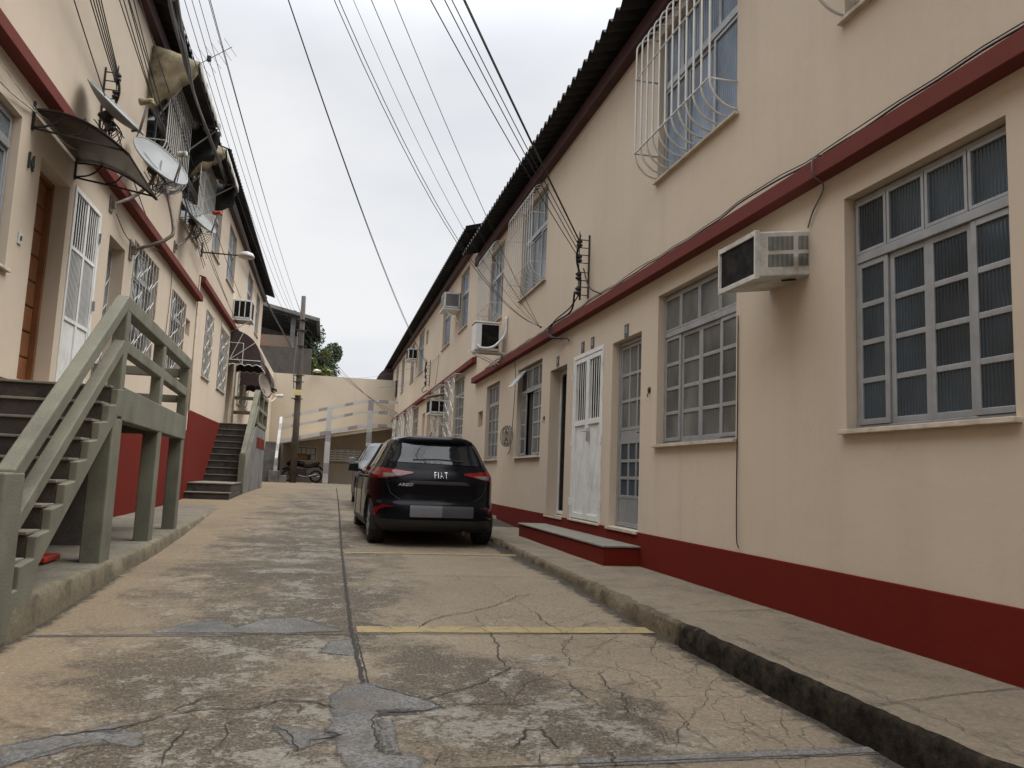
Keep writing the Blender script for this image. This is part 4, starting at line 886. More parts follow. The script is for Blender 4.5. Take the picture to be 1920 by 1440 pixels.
def box_unit(F, s0, s1, D, z0, z1, lab, casing='dull_white', roof_lid=False, side='ac_black', ribs=3):
    A = thing('air_conditioner', F((s0+s1)/2, 0, z0), lab, 'air conditioner', 'air conditioners on the facades')
    m = MB(); m.fbox(F, s0, s1, -.03, D, z0, z1); m.build('casing', casing, A, bevel=.012)
    m = MB(); m.fbox(F, s0-.006, s0, .03, D-.03, z0+.05, z1-.05); m.fbox(F, s0+.03, s1-.03, D, D+.006, z0+.04, z1-.04); m.build('condenser_grille', side, A)
    m = MB()
    for k in range(ribs+1): dd = .03+(D-.06)*k/ribs; m.fbox(F, s0-.014, s0-.006, dd-.012, dd+.012, z0+.02, z1-.02)
    m.fbox(F, s0-.014, s0-.006, .02, D-.02, z0+.02, z0+.05); m.fbox(F, s0-.014, s0-.006, .02, D-.02, z1-.05, z1-.02); m.build('frame', 'white_paint', A)
    m = MB(); m.fbox(F, s0-.05, s1+.05, 0, D+.04, z0-.05, z0-.02); m.tube([F(s0, .0, z0-.4), F(s0, D, z0-.04)], .015, 5); m.build('bracket', 'white_paint', A)
    if roof_lid:
        m = MB(); m.hexa([F(s0-.1, 0, z1+.20), F(s1+.1, 0, z1+.20), F(s1+.1, D+.1, z1+.06), F(s0-.1, D+.1, z1+.06), F(s0-.1, 0, z1+.23), F(s1+.1, 0, z1+.23), F(s1+.1, D+.1, z1+.09), F(s0-.1, D+.1, z1+.09)]); m.build('rain_cover', 'sill_stone', A)
    return A
box_unit(PR, 20.95, 21.6, .44, 5.42, 5.86, 'grey box air conditioner near the eave of the far right building, between two narrow windows', 'dull_white', side='grey_concrete', ribs=1)
box_unit(PR, 31.2, 31.8, .40, 5.42, 5.86, 'small distant air conditioner on a bracket over the wall insulators, far right building', 'dull_white', ribs=2)
box_unit(PR, 22.25, 23.0, .52, 2.62, 3.02, 'white air conditioner under a cream rain cover inside white lattice grilles', 'white_paint', roof_lid=True, ribs=2)
box_unit(PL, 23.5, 24.1, .52, 5.12, 5.68, 'white framed air conditioner with dark grille, high on the far left building', 'white_paint', ribs=3)
# ------------------------------------------------------------------ insulator racks
def rack(F, s, z0, z1, lab, ins, side=-1):
    A = thing('insulator_rack', F(s, 0, z0), lab, 'insulator rack', 'insulator racks on the walls')
    m = MB(); m.fbox(F, s-.013, s+.013, .005, .02, z0-.05, z1+.06)
    for z in ins:
        for dz in (-.055, .055): m.fbox(F, s-.009, s+.009, .02, .17, z+dz-.004, z+dz+.004)
    m.tube([F(s, .15, z0-.05), F(s, .15, z1+.1)], .007, 6); m.build('bracket', 'dark_iron', A)
    for z in ins:
        m = MB(); m.lathe(F(s, .15, z-.045), (0, 0, 1), [(.02, 0), (.04, .005), (.042, .03), (.022, .04), (.022, .052), (.042, .062), (.04, .085), (.02, .09)], 12); m.build('insulator', 'dark_iron', A, smooth=True)
    m = MB()
    for k in range(4): m.tube(catmull([F(s+.01*k-.02, .14, z1+.05), F(s+.03-.02*k, .17+.01*k, (z0+z1)/2+.1), F(s-.03+.015*k, .13, (z0+z1)/2-.15), F(s+.01*k, .12, z0-.08)]), .009, 5)
    m.build('jumper_cable', 'cable_black', A, smooth=True)
    return A
rack(PR, 9.85, 3.36, 4.12, 'tall black insulator rack on the near right wall above the red band', (4.05, 3.84, 3.60, 3.40))
rack(PR, 26.9, 3.95, 4.75, 'distant black insulator rack on the far right wall above its red band', (4.68, 4.45, 4.22, 4.0))
rack(PL, 9.92, 4.85, 5.55, 'black insulator rack on the left wall partly behind a satellite dish', (5.50, 5.28, 5.05, 4.88))
# ------------------------------------------------------------------ satellite dishes
def dish(c, nrm, r, F, s, z, lab, lnb, mat='dish_grey', arm=True, back=None, base=None, mark=None):
    c = Vector(c); nrm = Vector(nrm).normalized(); D = thing('satellite_dish', F(s, 0, z) if F else base, lab, 'satellite dish', 'satellite dishes on the left row')
    up = Vector((0, 0, 1)); up = (up-nrm*up.dot(nrm)).normalized(); rt = up.cross(nrm); R_, N = 8, 36; m = MB()
    def P(q, a, o): 
        x = math.cos(a)*r*q*.95; y = math.sin(a)*r*q*1.04; return c+rt*x+up*y+nrm*(.26*r*q*q-.13*r+o)
    rows = [[P(i/R_, 2*math.pi*k/N, 0) for k in range(N+1)] for i in range(R_+1)]; m.grid(rows); m.grid([[P(i/R_, 2*math.pi*k/N, -.014) for k in range(N+1)] for i in range(R_+1)])
    m.tube([P(1, 2*math.pi*k/N, -.006) for k in range(N)], .013, 5, 0, False, True)
    m.build('reflector', mat, D, smooth=True)
    if mark:                                      # grey chevron printed on the reflector
        m = MB()
        for sx in (-1, 1):
            for k in range(4):
                p = [c+rt*(sx*(.02+.03*j)*r/.4)+up*((-.10+.06*j+e)*r/.4)+nrm*(.26*r*((.1+.1*j)**2)-.13*r+.006) for j in (k, k+1) for e in (0, .045)]
                m.add([p[0], p[1], p[3], p[2]], [(0, 1, 2, 3)])
        m.build('chevron_mark', 'grey_concrete', D)
    f = c+nrm*r*.95-up*r*.55; b = c-up*r*.98-nrm*.03; bb = c-nrm*(.13*r+.10)
    m = MB(); m.tube([c-up*r*.9-nrm*.02, c-up*r*1.06+nrm*.05, f], .014, 6)
    m.tube([b+rt*r*.25, f], .006, 5); m.build('feed_arm', 'rust_pipe', D, smooth=True)
    m = MB(); fd = (c+nrm*.1-f).normalized(); m.lathe(f-fd*.05, fd, [(.022, 0), (.028, .02), (.028, .09), (.040, .10), (.042, .15), (.03, .155)], 12); m.tube([f-fd*.02, f-fd*.02-up*.07], .022, 8); m.build('feed_horn', lnb, D, smooth=True)
    m = MB(); m.lathe(bb-nrm*.02, nrm, [(.07, 0), (.08, .03), (.05, .11)], 10); m.build('back_mount', 'dark_iron', D)
    if F:
        wl = Vector(F(s, .02, z)); m = MB(); m.tube(catmull([wl, wl.lerp(bb, .45)+Vector((.04, 0, -.10)), wl.lerp(bb, .8)+Vector((.05, 0, -.12)), bb-up*.10-nrm*.04, bb]), .024, 8); m.build('mast', 'rust_pipe', D, smooth=True)
        m = MB(); m.fbox(F, s-.07, s+.07, .003, .018, z-.10, z+.10); m.fbox(F, s-.03, s+.03, .018, .06, z-.04, z+.04); m.build('wall_plate', 'rust_pipe', D)
    else:
        m = MB(); m.tube([Vector(base), bb], .022, 8); m.build('mast', 'rust_pipe', D)
    m = MB(); random.seed(int(s*10) if F else 3)
    for k in range(5): m.tube(catmull([bb+Vector((.05*k-.1, 0, -.02)), bb+Vector((.10*random.random(), .12*random.random()-.05, -.18-.05*k)), bb+Vector((.18, .05*k-.1, -.12)), bb+Vector((.05, .0, .0)), bb+rt*.2-up*.2]), .006, 4)
    m.build('coiled_cable', 'cable_black', D, smooth=True)
    return D
dish([-2.59, 9.25, 4.805], (.62, -.16, .68), .37, PL, 9.45, 4.62, 'nearest satellite dish seen edge on, in front of the left insulator rack', 'tarp_tan')
dish([-2.514, 11.25, 4.978], (.60, -.46, .62), .42, PL, 10.72, 4.16, 'satellite dish with a grey chevron mark, middle of the three on the left wall', 'dull_white', mark=True)
dish([-2.664, 15.3, 5.49], (.64, -.28, .62), .40, PL, 14.80, 4.76, 'farther satellite dish below the second burnt awning on the left wall', 'cone_red')
# bare mast carrying coils
A = thing('antenna_mast', PL(11.88, 0, 3.86), 'bare bent grey pipe mast with cable coils fixed above the left lattice window', 'antenna mast')
q0 = Vector([-2.57, 12.1, 4.928]); m = MB(); m.tube(catmull([PL(11.88, .02, 3.88), PL(11.9, .28, 4.0), PL(11.95, .46, 4.12), Vector(PL(12.0, .52, 4.30)), q0]), .026, 8); m.build('mast', 'rust_pipe', A, smooth=True)
m = MB(); m.fbox(PL, 11.80, 11.96, .003, .02, 3.74, 4.02); m.fbox(PL, 11.85, 11.91, .02, .08, 3.82, 3.94); m.build('wall_plate', 'rust_pipe', A)
m = MB()
for k in range(6): m.tube([q0+Vector((.16*math.cos(t)+.01*k, .03*k-.08, .07*math.sin(t)+.02*k-.05)) for t in [2*math.pi*i/16 for i in range(16)]], .007, 4, 0, False, True)
m.build('coiled_cable', 'cable_grey', A, smooth=True)
dish((-1.92, 23.7, 3.22), (.85, -.36, .30), .34, None, 0, 0, 'small brown-grey satellite dish standing on the second stair parapet', 'dark_iron', 'rust_pipe', True, None, (-2.0, 23.85, 3.06))
# yagi antenna on the left roof
YB = Vector([-2.48, 14.0, 7.984]); A = thing('roof_antenna', YB-Vector((.25, 0, 1.0)), 'thin metal comb antenna standing against the sky on the left eave', 'antenna')
m = MB(); bd = Vector((.62, .2, .62)); e0 = YB-bd*.55; e1 = YB+bd*.55; m.tube([e0, e1], .012, 5); m.tube([e0+bd*.2, e0+bd*.15-Vector((0, 0, .9))], .013, 5); m.tube([e0, e0+bd*.15-Vector((0, 0, .9))], .007, 4); m.build('boom', 'steel_rod', A)
m = MB(); ev = Vector((.55, .35, -.62)).normalized()
for k in range(8): p = e0.lerp(e1, .06+k*.13); L0 = .30-.018*k; m.tube([p-ev*L0, p+ev*L0], .005, 4)
m.build('element', 'steel_rod', A)
m = MB(); p = YB; m.box(p.x-.035, p.x+.035, p.y-.03, p.y+.03, p.z-.05, p.z+.05); m.build('junction_box', 'black_rubber', A, bevel=.01)
# ------------------------------------------------------------------ awnings
def upper_awning(s0, s1, z_top, dz, D, lab, seed):
    A = thing('awning', PL((s0+s1)/2, 0, z_top-dz), lab, 'awning', 'burnt awnings over left upper windows'); n = lambda *p: noise.noise(p)
    rows = []
    for i in range(9):
        u = i/8; rows.append([PL(s0+(s1-s0)*k/16, .03+D*u, z_top-.16*u**1.5-.10*math.sin(math.pi*u)*(.6+.5*n(k*.7, u*2, seed))+.05*n(k*.5, u*3, seed+5)) for k in range(17)])
    m = MB(); m.grid(rows); m.build('canvas', 'tarp_burnt', A, smooth=True, solid=.006)
    m = MB()                                                 # near side flap, sagging and scalloped along its foot
    R_ = []
    for i in range(13):
        u = i/12; top = z_top-.16*u**1.5-.02; low = z_top-dz+(dz-.34)*u**1.25-.05*abs(math.sin(u*math.pi*3.0)); row = []
        for k in range(9):
            v = k/8; row.append(PL(s0-.03-.10*math.sin(v*math.pi)*(.4+.6*u)+.06*n(u*4, v*3, seed), .02+D*u, top+(low-top)*v))
        R_.append(row)
    m.grid(R_); m.build('side_flap', 'tarp_tan', A, smooth=True, solid=.008)
    m = MB(); R_ = []
    for k in range(25):
        u = k/24; s = s0+(s1-s0)*u; zt = z_top-.17; R_.append([PL(s, D+.03, zt), PL(s, D+.045+.02*n(u*6, 0, seed), zt-.13-.05*abs(math.sin(u*math.pi*7))+.03*n(u*9, 2, seed))])
    m.grid(R_); m.build('valance', 'tarp_white', A, smooth=True, solid=.006)
    m = MB(); m.tube([PL(s0, D, z_top-.17), PL(s1, D, z_top-.17)], .014, 6); m.tube([PL(s0+.1, D-.02, z_top-.18), PL(s0+.5, .05, z_top-dz+.1)], .016, 6); m.tube([PL(s1-.05, D-.02, z_top-.18), PL(s1-.05, .03, z_top-dz+.2)], .014, 6); m.build('frame', 'white_bar', A)
    m = MB(); R_ = []                                        # charred cloth hanging behind the frame
    for i in range(7):
        u = i/6; R_.append([PL(s1+.02+.10*n(u*3, v*3, seed)+.12*v*n(u*2, 0, seed+2), .03+D*u*(1-.12*v), (z_top-.10-.1*u)+(-dz*(1.0-.45*u+.22*n(u*4, 5, seed)))*v) for v in [k/6 for k in range(7)]])
    m.grid(R_); m.build('end_flap', 'tarp_burnt', A, smooth=True, solid=.006)
    return A
upper_awning(11.95, 14.35, 7.02, .98, .66, 'nearer burnt awning with tan sagging side flap over a left upper window', 1)
upper_awning(15.2, 17.2, 7.02, .80, .66, 'farther burnt awning with a short scalloped tan flap over a left upper window', 9)
# quarter-round brown awnings
def round_awning(F, s0, s1, z0, h, D, lab, trim=True):
    A = thing('awning', F((s0+s1)/2, 0, z0), lab, 'awning', 'brown quarter-round awnings'); n = 12
    arc = [(D*math.sin(math.pi/2*k/n), h*math.cos(math.pi/2*k/n)) for k in range(n+1)]
    m = MB(); m.grid([[F(s, .02+d, z0+z) for d, z in arc] for s in seq(s0, s1, (s1-s0)/6)]); m.build('canvas', 'tarp_brown', A, smooth=True, solid=.006)
    for s in (s0, s1):
        m = MB(); m.add([F(s, .02, z0)]+[F(s, .02+d, z0+z) for d, z in arc], [tuple(range(n+2))]); m.build('side_panel', 'tarp_brown', A)
    m = MB()
    def val(p, q):
        R_ = [[], []]; N = 24
        for k in range(N+1):
            u = k/N; a = Vector(p).lerp(Vector(q), u); R_[0].append(a); R_[1].append(a-Vector((0, 0, .17-.05*abs(math.sin(u*math.pi*4)))))
        return R_
    v = MB()
    for p, q in ((F(s0-.01, .02, z0), F(s0-.01, D+.03, z0)), (F(s0, D+.03, z0), F(s1, D+.03, z0)), (F(s1+.01, D+.03, z0), F(s1+.01, .02, z0))):
        R_ = val(p, q); m.grid(R_)
        if trim: v.tube([x+Vector((0, -.004, .004)) for x in R_[1]], .012, 4)
    m.build('valance', 'tarp_brown', A, solid=.004)
    if trim:
        v.tube([F(s0-.012, .02, z0), F(s0-.012, D+.03, z0)], .012, 5)
        for k in (3, 7): v.tube([F(s0-.012, .03, z0), F(s0-.012, .02+arc[k][0], z0+arc[k][1])], .010, 5)
        v.build('white_trim', 'white_bar', A)
    return A
round_awning(PL, 23.5, 25.3, 3.92, .86, .85, 'brown quarter-round awning with white scalloped trim over the far left door')
round_awning(PL, 26.6, 28.6, 3.65, .9, .95, 'second dark brown awning hanging lower, behind the white-trimmed one', False)
round_awning(PR, 43.6, 45.1, 5.55, 1.15, .95, 'dark brown awning at the far end of the right building, beside the sky', False)
# polycarbonate canopy over the wooden door
A = thing('door_canopy', PL(8.6, 0, 3.9), 'curved smoky polycarbonate canopy on scrolled brackets over the wooden door', 'canopy')
def cz(u): return 4.16+.05*math.sin(u*2.2)-.36*u**1.9
m = MB(); m.grid([[PL(s, .02+.84*u, cz(u)) for u in seq(0, 1, .08)] for s in seq(7.93, 9.32, .2)]); m.build('sheet', 'polycarbonate', A, smooth=True, solid=.006)
m = MB()
for s in (7.97, 9.27):
    m.fbox(PL, s-.02, s+.02, .003, .015, 3.96, 4.24); m.tube([PL(s, .015, 3.98), PL(s, .40, 3.93), PL(s, .82, cz(.95)-.012)], .011, 6); m.tube([PL(s, .02+.84*u, cz(u)-.016) for u in seq(0, 1, .1)], .010, 6)
    m.tube(catmull([PL(s, .02, 3.99), PL(s, .14, 4.02), PL(s, .24, 4.10), PL(s, .27, 4.18)]), .010, 6); m.tube(catmull([PL(s, .32, 3.945), PL(s, .42, 3.98), PL(s, .48, 4.06)]), .009, 6)
m.tube([PL(7.95, .86, cz(1)), PL(9.3, .86, cz(1))], .010, 6); m.build('bracket', 'dark_iron', A, smooth=True)
# wall lamp arm on the left
def arm_lamp(b, tip, lab, r=.17):
    A = thing('wall_lamp', b, lab, 'lamp', 'arm lamps'); b = Vector(b); tip = Vector(tip); m = MB(); m.tube([b, tip], .016, 6); m.tube([b+Vector((0, 0, -.1)), b+Vector((0, 0, .2))], .02, 6); m.build('arm', 'dark_iron', A)
    m = MB(); m.lathe(tip+Vector((.12, 0, -.03)), (0, 0, 1), [(r, 0), (r*.98, .04), (r*.8, .09), (r*.4, .12), (.03, .13)], 18); m.build('lamp_shade', 'dull_white', A, smooth=True)
    m = MB(); m.lathe(tip+Vector((.12, 0, -.07)), (0, 0, 1), [(.03, 0), (r*.75, .02), (r*.86, .045)], 14); m.build('lens', 'tile_white', A, smooth=True)
arm_lamp(PL(17.55, .02, 5.42), (-LW+.82, 17.45, 5.40), 'grey dome street lamp on a thin arm from the left wall, below the eave')
# ------------------------------------------------------------------ house numbers, switch, doorbells
def plate(s, z, txt, lab):
    A = thing('number_plate', PR(s, 0, z-.075), lab, 'house number', 'house number plates')
    m = MB(); m.fbox(PR, s-.06, s+.06, .001, .010, z-.075, z+.075); m.build('plate', 'plate_dark', A, bevel=.003)
    text_mesh(txt, .105, .001, lambda x, y, q: PR(s-x*.85, .012+q, z+y), 'digits', 'plate_digit', A, .002)
plate(8.42, 2.62, '10', 'dark number plate 10 above the glazed aluminium door')
plate(9.62, 2.67, '12', 'dark number plate 12 over the right half of the white gate')
plate(10.02, 2.67, '9', 'dark number plate 9 over the left half of the white gate')
plate(11.2, 2.64, '8', 'dark number plate 8 above the dark open doorway')
A = text_mesh('14', .20, .006, lambda x, y, q: PL(8.02+x*.85, .012+q, 3.66+y), 'house_number', 'digit_black', None, .008)
tag(A, 'black metal house number 14 on wall beside the wooden door', 'house number')
A = thing('wall_switch', PL(7.98, 0, 2.85), 'small cream bell switch on the left wall beside the wooden door', 'switch')
m = MB(); m.fbox(PL, 7.94, 8.02, .001, .014, 2.85, 2.97); m.build('plate', 'tile_white', A, bevel=.003); m = MB(); m.fbox(PL, 7.97, 7.995, .014, .022, 2.89, 2.93); m.build('button', 'dark_iron', A)
for s, z, lab in ((7.72, 1.86, 'broken black doorbell hole between the glazed door and second window'), (11.86, 1.83, 'small black doorbell left of the open doorway')):
    A = thing('doorbell', PR(s, 0, z), lab, 'doorbell'); m = MB(); m.lathe(PR(s, .0, z), (-1, 0, 0), [(.034, 0), (.03, .012), (.012, .02)], 12); m.build('casing', 'black_rubber', A); m = MB(); m.tube([PR(s, .01, z-.02), PR(s-.01, .03, z-.05), PR(s+.01, .02, z-.075)], .005, 5); m.build('wire', 'cable_black', A)
# coil of wire beside the window with the tilted light
A = thing('cable_coil', PR(13.95, 0, 1.45), 'messy coil of thin black wire hanging by the window with tilted light', 'cable coil')
m = MB(); random.seed(4)
for k in range(6):
    a, b = .20+.05*random.random(), .16+.05*random.random(); m.tube([PR(14.02+a*math.cos(t)+.02*k, .05+.02*k, 1.62+b*math.sin(t)+.03*random.random()) for t in [2*math.pi*i/18 for i in range(18)]], .006, 4, 0, False, True)
m.tube(catmull([PR(13.9, .04, 1.7), PR(13.86, .03, 2.2), PR(13.83, .03, 2.7), PR(13.7, .1, 3.1)]), .006, 4); m.tube(catmull([PR(13.9, .05, 1.5), PR(13.75, .1, 1.35), PR(13.95, .1, 1.3)]), .006, 4); m.build('wire', 'cable_black', A, smooth=True)
# ------------------------------------------------------------------ far end of the lane
FY = 41.5
m = MB(); m.box(-4.2, 3.6, FY, FY+.2, -.3, 5.72); m.box(-LW-.2, -LW, 32.72, FY-.003, -.3, 5.70)
o = m.build('boundary_wall', 'far_wall'); tag(o, 'tall plain beige wall closing the far end of the lane', 'wall')
def striped(m, a, b, w, h, seg=.42):
    a = Vector(a); b = Vector(b); n = max(2, int((b-a).length/seg)); d = (b-a).normalized()
    sd = d.cross(Vector((0, 0, 1))); sd = sd.normalized() if sd.length > .1 else Vector((0, 1, 0))
    up = Vector((0, 0, 1)) if abs(d.z) < .9 else Vector((1, 0, 0))
    for k in range(n):
        p, q = a.lerp(b, k/n), a.lerp(b, (k+1)/n); c = [p-sd*w/2-up*h/2, p+sd*w/2-up*h/2, q+sd*w/2-up*h/2, q-sd*w/2-up*h/2]
        m.hexa(c+[x+up*h for x in c], 1 if k % 3 == 1 else 0)
A = thing('tiled_stairs', (0, 39.8, .26), 'outdoor stairs with white and grey tiled rails rising to the right at the lane end', 'stairs')
TT = ['tile_white', 'tile_grey']; y = 39.6
m = MB(); striped(m, (-2.2, y, 3.36), (1.92, y, 4.44), .13, .14); m.build('handrail', TT, A)
m = MB(); striped(m, (-2.2, y, 2.84), (1.92, y, 3.92), .12, .13); m.build('mid_rail', TT, A)
m = MB(); striped(m, (-2.2, y, 2.20), (1.80, y, 3.18), .16, .20); m.build('stringer', TT, A)
for zz in (4.40, 3.85, 3.2): m = MB(); striped(m, (1.9, y, zz), (3.25, y, zz), .13, .15); m.build('landing_rail', TT, A)
for x, zt in ((-.02, 3.85), (1.95, 4.44)):
    m = MB(); striped(m, (x, y+.005, .2), (x, y+.005, zt), .20, .26, .50); m.build('column', TT, A)
m = MB(); striped(m, (-2.28, 37.9, 1.30), (-2.28, 39.55, 3.30), .13, .14); striped(m, (-2.28, 37.9, .7), (-2.28, 37.9, 1.3), .16, .16); m.build('lower_rail', TT, A)
m = MB(); m.hexa([(-2.2, y+.02, 2.08), (3.2, y+.02, 3.1), (3.2, FY-.01, 3.1), (-2.2, FY-.01, 2.08), (-2.2, y+.02, 2.24), (3.2, y+.02, 3.26), (3.2, FY-.01, 3.26), (-2.2, FY-.01, 2.24)]); m.build('ramp_slab', 'far_wall', A)
m = MB()
for k in range(11): m.box(-LW+.01, -2.3, 38.0+.14*k, FY-.01, .22+.175*k, .22+.175*(k+1))
m.build('lower_steps', 'grey_concrete', A)
m = MB(); m.box(-2.55, -2.08, 37.6, 38.05, .1, .78); m.box(-2.08, -1.75, 37.55, 38.0, .1, .58); m.build('foot_block', 'grey_concrete', A, bevel=.02)
A = thing('notice_board', (-1.0, FY, 1.3), 'white framed notice board with papers under the tiled stairs', 'notice board')
m = MB()
for a in ((-1.62, -.5, 1.30, 1.36), (-1.62, -.5, 2.0, 2.06), (-1.62, -1.56, 1.36, 2.0), (-.56, -.5, 1.36, 2.0)): m.box(a[0], a[1], FY-.06, FY-.005, a[2], a[3])
m.build('frame', 'white_paint', A); m = MB(); m.box(-1.56, -.56, FY-.03, FY-.006, 1.36, 2.0); m.build('backing', 'grey_concrete', A)
for x, z, h, mt in ((-1.5, 1.68, .28, 'paper'), (-1.27, 1.68, .28, 'paper'), (-1.04, 1.66, .3, 'paper'), (-.82, 1.66, .3, 'paper'), (-.8, 1.38, .25, 'paper')):
    m = MB(); m.box(x, x+.2, FY-.036, FY-.031, z, z+h); m.build('paper', mt, A)
m = MB(); m.box(-1.5, -.98, FY-.037, FY-.031, 1.39, 1.6); m.build('poster', 'paper_orange', A)
A = thing('letterboxes', (.9, FY, 1.35), 'bank of white letterboxes with slots on wall under the tiled stairs', 'letterboxes')
m = MB(); m.box(.06, 1.95, FY-.22, FY-.005, 1.36, 2.0); m.build('cabinet', 'tile_white', A)
for i in range(6):
    for j in range(5):
        x, z = .09+i*.31, 1.38+j*.122; m = MB(); m.box(x, x+.28, FY-.228, FY-.221, z, z+.108); dd = m.build('door', 'white_paint', A); m = MB(); m.box(x+.03, x+.25, FY-.232, FY-.2285, z+.065, z+.09); m.build('slot', 'ac_slot', dd)
arm_lamp((-.95, FY-.02, 5.85), (-.9, FY-.35, 5.9), 'small dome lamp on top of the far end wall beside the utility pole', .2)
A = thing('wall_floodlight', (-2.6, FY-.4, 4.4), 'small cream lamp on a pipe at left end of the far wall', 'lamp'); m = MB(); m.tube([(-LW+.02, FY-1.2, 4.1), (-2.6, FY-.7, 4.45)], .03, 6); m.build('arm', 'sill_stone', A); m = MB(); m.tube([(-2.72, FY-.75, 4.47), (-2.35, FY-.7, 4.5)], [.07, .10], 8); m.build('lamp_head', 'tile_white', A)
# utility pole
A = thing('utility_pole', (-1.46, 38, .2), 'weathered concrete utility pole with clamps and meter box near the far wall', 'utility pole')
m = MB(); m.tube([(-1.48, 38, .1), (-1.50, 38, 3.2), (-1.53, 38, 6), (-1.58, 38, 9.05)], [.155, .145, .13, .10], 16); m.build('pole', 'pole_concrete', A, smooth=True)
for z in (7.85, 7.35, 6.6, 5.2, 4.9, 4.1):
    m = MB(); m.lathe((-1.55, 38, z), (0, 0, 1), [(.13, 0), (.15, .01), (.15, .07), (.13, .08)], 14); m.box(-1.80, -1.28, 37.8, 37.86, z+.02, z+.06); m.build('clamp', 'dark_iron', A)
m = MB(); m.box(-1.68, -1.36, 37.72, 37.86, 4.3, 4.55); m.build('meter_box', 'yellow_box', A, bevel=.01)
m = MB(); m.tube(catmull([(-1.72, 37.82, 7.3), (-1.75, 37.8, 6.4), (-1.78, 37.78, 5.6), (-1.72, 37.8, 4.6)]), .03, 6); m.build('conduit', 'cable_grey', A)
# house beyond the wall with open roofed terrace
A = thing('terrace_house', (-3.5, 52, 6), 'unfinished house with roofed terrace and bare brick parapet beyond the lane end wall', 'house')
m = MB(); m.box(-7.5, -1.35, 50, 50.25, 0, 8.35); m.build('retaining_wall', 'pole_concrete', A)
m = MB(); m.box(-7.5, -2.25, 50.6, 50.8, 8.35, 9.15); m.build('brick_parapet', 'brick', A)
for x in (-2.75, -7.2): m = MB(); m.box(x, x+.28, 50.3, 50.58, 8.35, 10.75); m.build('column', 'grey_concrete', A)
m = MB(); m.hexa([(-8, 49.6, 11.55), (-1.0, 49.6, 10.05), (-1.0, 58, 10.05), (-8, 58, 11.55), (-8, 49.6, 11.75), (-1.0, 49.6, 10.25), (-1.0, 58, 10.25), (-8, 58, 11.75)]); m.build('roof', 'grey_concrete', A)
m = MB()
for k in range(9): y = 50.0+.9*k; m.hexa([(-7.9, y, 11.35), (-1.2, y, 9.93), (-1.2, y+.12, 9.93), (-7.9, y+.12, 11.35), (-7.9, y, 11.5), (-1.2, y, 10.08), (-1.2, y+.12, 10.08), (-7.9, y+.12, 11.5)])
m.build('rafter', 'dark_iron', A)
m = MB(); m.box(-7.5, -2.3, 57.5, 57.7, 8, 11); m.build('rear_wall', 'grey_concrete', A)
# trees behind
def leaves(m, c, r, n, size, rnd, squash=(1, 1, 1)):
    rnd = random.Random(rnd); lobes = [(Vector((rnd.gauss(0, .45), rnd.gauss(0, .45), rnd.gauss(0, .42))), .35+.35*rnd.random()) for _ in range(16)]
    for _ in range(n):
        l, lr = rnd.choice(lobes); v = Vector((rnd.gauss(0, 1), rnd.gauss(0, 1), rnd.gauss(0, 1))).normalized()*lr*(.55+.45*rnd.random())
        p = l+v; p = Vector(c)+Vector((p.x*r*squash[0], p.y*r*squash[1], p.z*r*squash[2]))
        a = Vector((rnd.gauss(0, 1), rnd.gauss(0, 1), rnd.gauss(0, .6))).normalized(); b = a.orthogonal().normalized(); b.rotate(Matrix.Rotation(rnd.random()*6.3, 3, a)); s = size*(.6+.8*rnd.random()); b2 = b.cross(a)*.5
        m.add([p-b*s*.5, p+b2*s*.5, p+b*s*.5, p-b2*s*.5], [(0, 1, 2, 3)])
def tree(c, r, base, n, size, mat, lab, seed, sq=(1, 1, 1), grp=None):
    A = thing('tree', base, lab, 'tree', grp); m = MB(); leaves(m, c, r, n, size, seed, sq); m.build('crown', mat, A)
    m = MB(); b = Vector(base); c = Vector(c); m.tube([b, b.lerp(c, .5)+Vector((.1, 0, 0)), c], [.22, .15, .06], 8); rr = random.Random(seed)
    for k in range(6): q = b.lerp(c, .45+.08*k); m.tube([q, q+Vector((rr.uniform(-1, 1)*r*.6, rr.uniform(-1, 1)*r*.6, r*.45))], [.07, .02], 5)
    m.build('trunk', 'bark', A, smooth=True); return A
tree((-1.75, 55.5, 7.9), 1.9, (-1.75, 55.5, .2), 26000, .17, 'leaf_dark', 'dark green bushy tree behind the utility pole and far wall', 5, (.9, .9, 1.0))
tree((-.95, 53.0, 6.9), 1.0, (-.95, 53, .2), 11000, .15, 'leaf_yellow', 'yellow-green shrub-like tree just above the far wall, in front of the darker tree', 8, (.85, .8, 1.0))
# ------------------------------------------------------------------ motorcycle
A = thing('motorcycle', (-1.1, 40.0, .262), 'black motorcycle parked sideways under the tiled stairs behind the utility pole', 'motorcycle')
mx, my, mz = -1.15, 40.2, zr(40)
def mp(x, y, z): return (mx+x, my+y, mz+z)
for x, nm in ((-.66, 'front_wheel'), (.66, 'rear_wheel')):
    m = MB(); m.tube([mp(x+.26*math.cos(t), 0, .31+.26*math.sin(t)) for t in [2*math.pi*k/20 for k in range(20)]], .05, 8, 0, False, True); wl = m.build(nm, 'black_rubber', A, smooth=True)
    m = MB(); m.lathe(mp(x, -.03, .31), (0, 1, 0), [(.05, 0), (.05, .06)], 10)
    for k in range(5): t = 2*math.pi*k/5; m.tube([mp(x, 0, .31), mp(x+.23*math.cos(t), 0, .31+.23*math.sin(t))], .018, 5)
    m.build('rim', 'rim_steel', wl)
m = MB(); m.tube(catmull([mp(-.42, 0, .86), mp(-.2, 0, .93), mp(.08, 0, .84)]), [.05]+[.13]*11+[.09], 10); m.build('fuel_tank', 'paint_black', A, smooth=True)
m = MB(); m.tube(catmull([mp(.05, 0, .80), mp(.35, 0, .80), mp(.62, 0, .90), mp(.85, 0, .98)]), [.10]*12+[.09]*4+[.06, .04, .02], 8); m.build('seat', 'black_rubber', A, smooth=True)
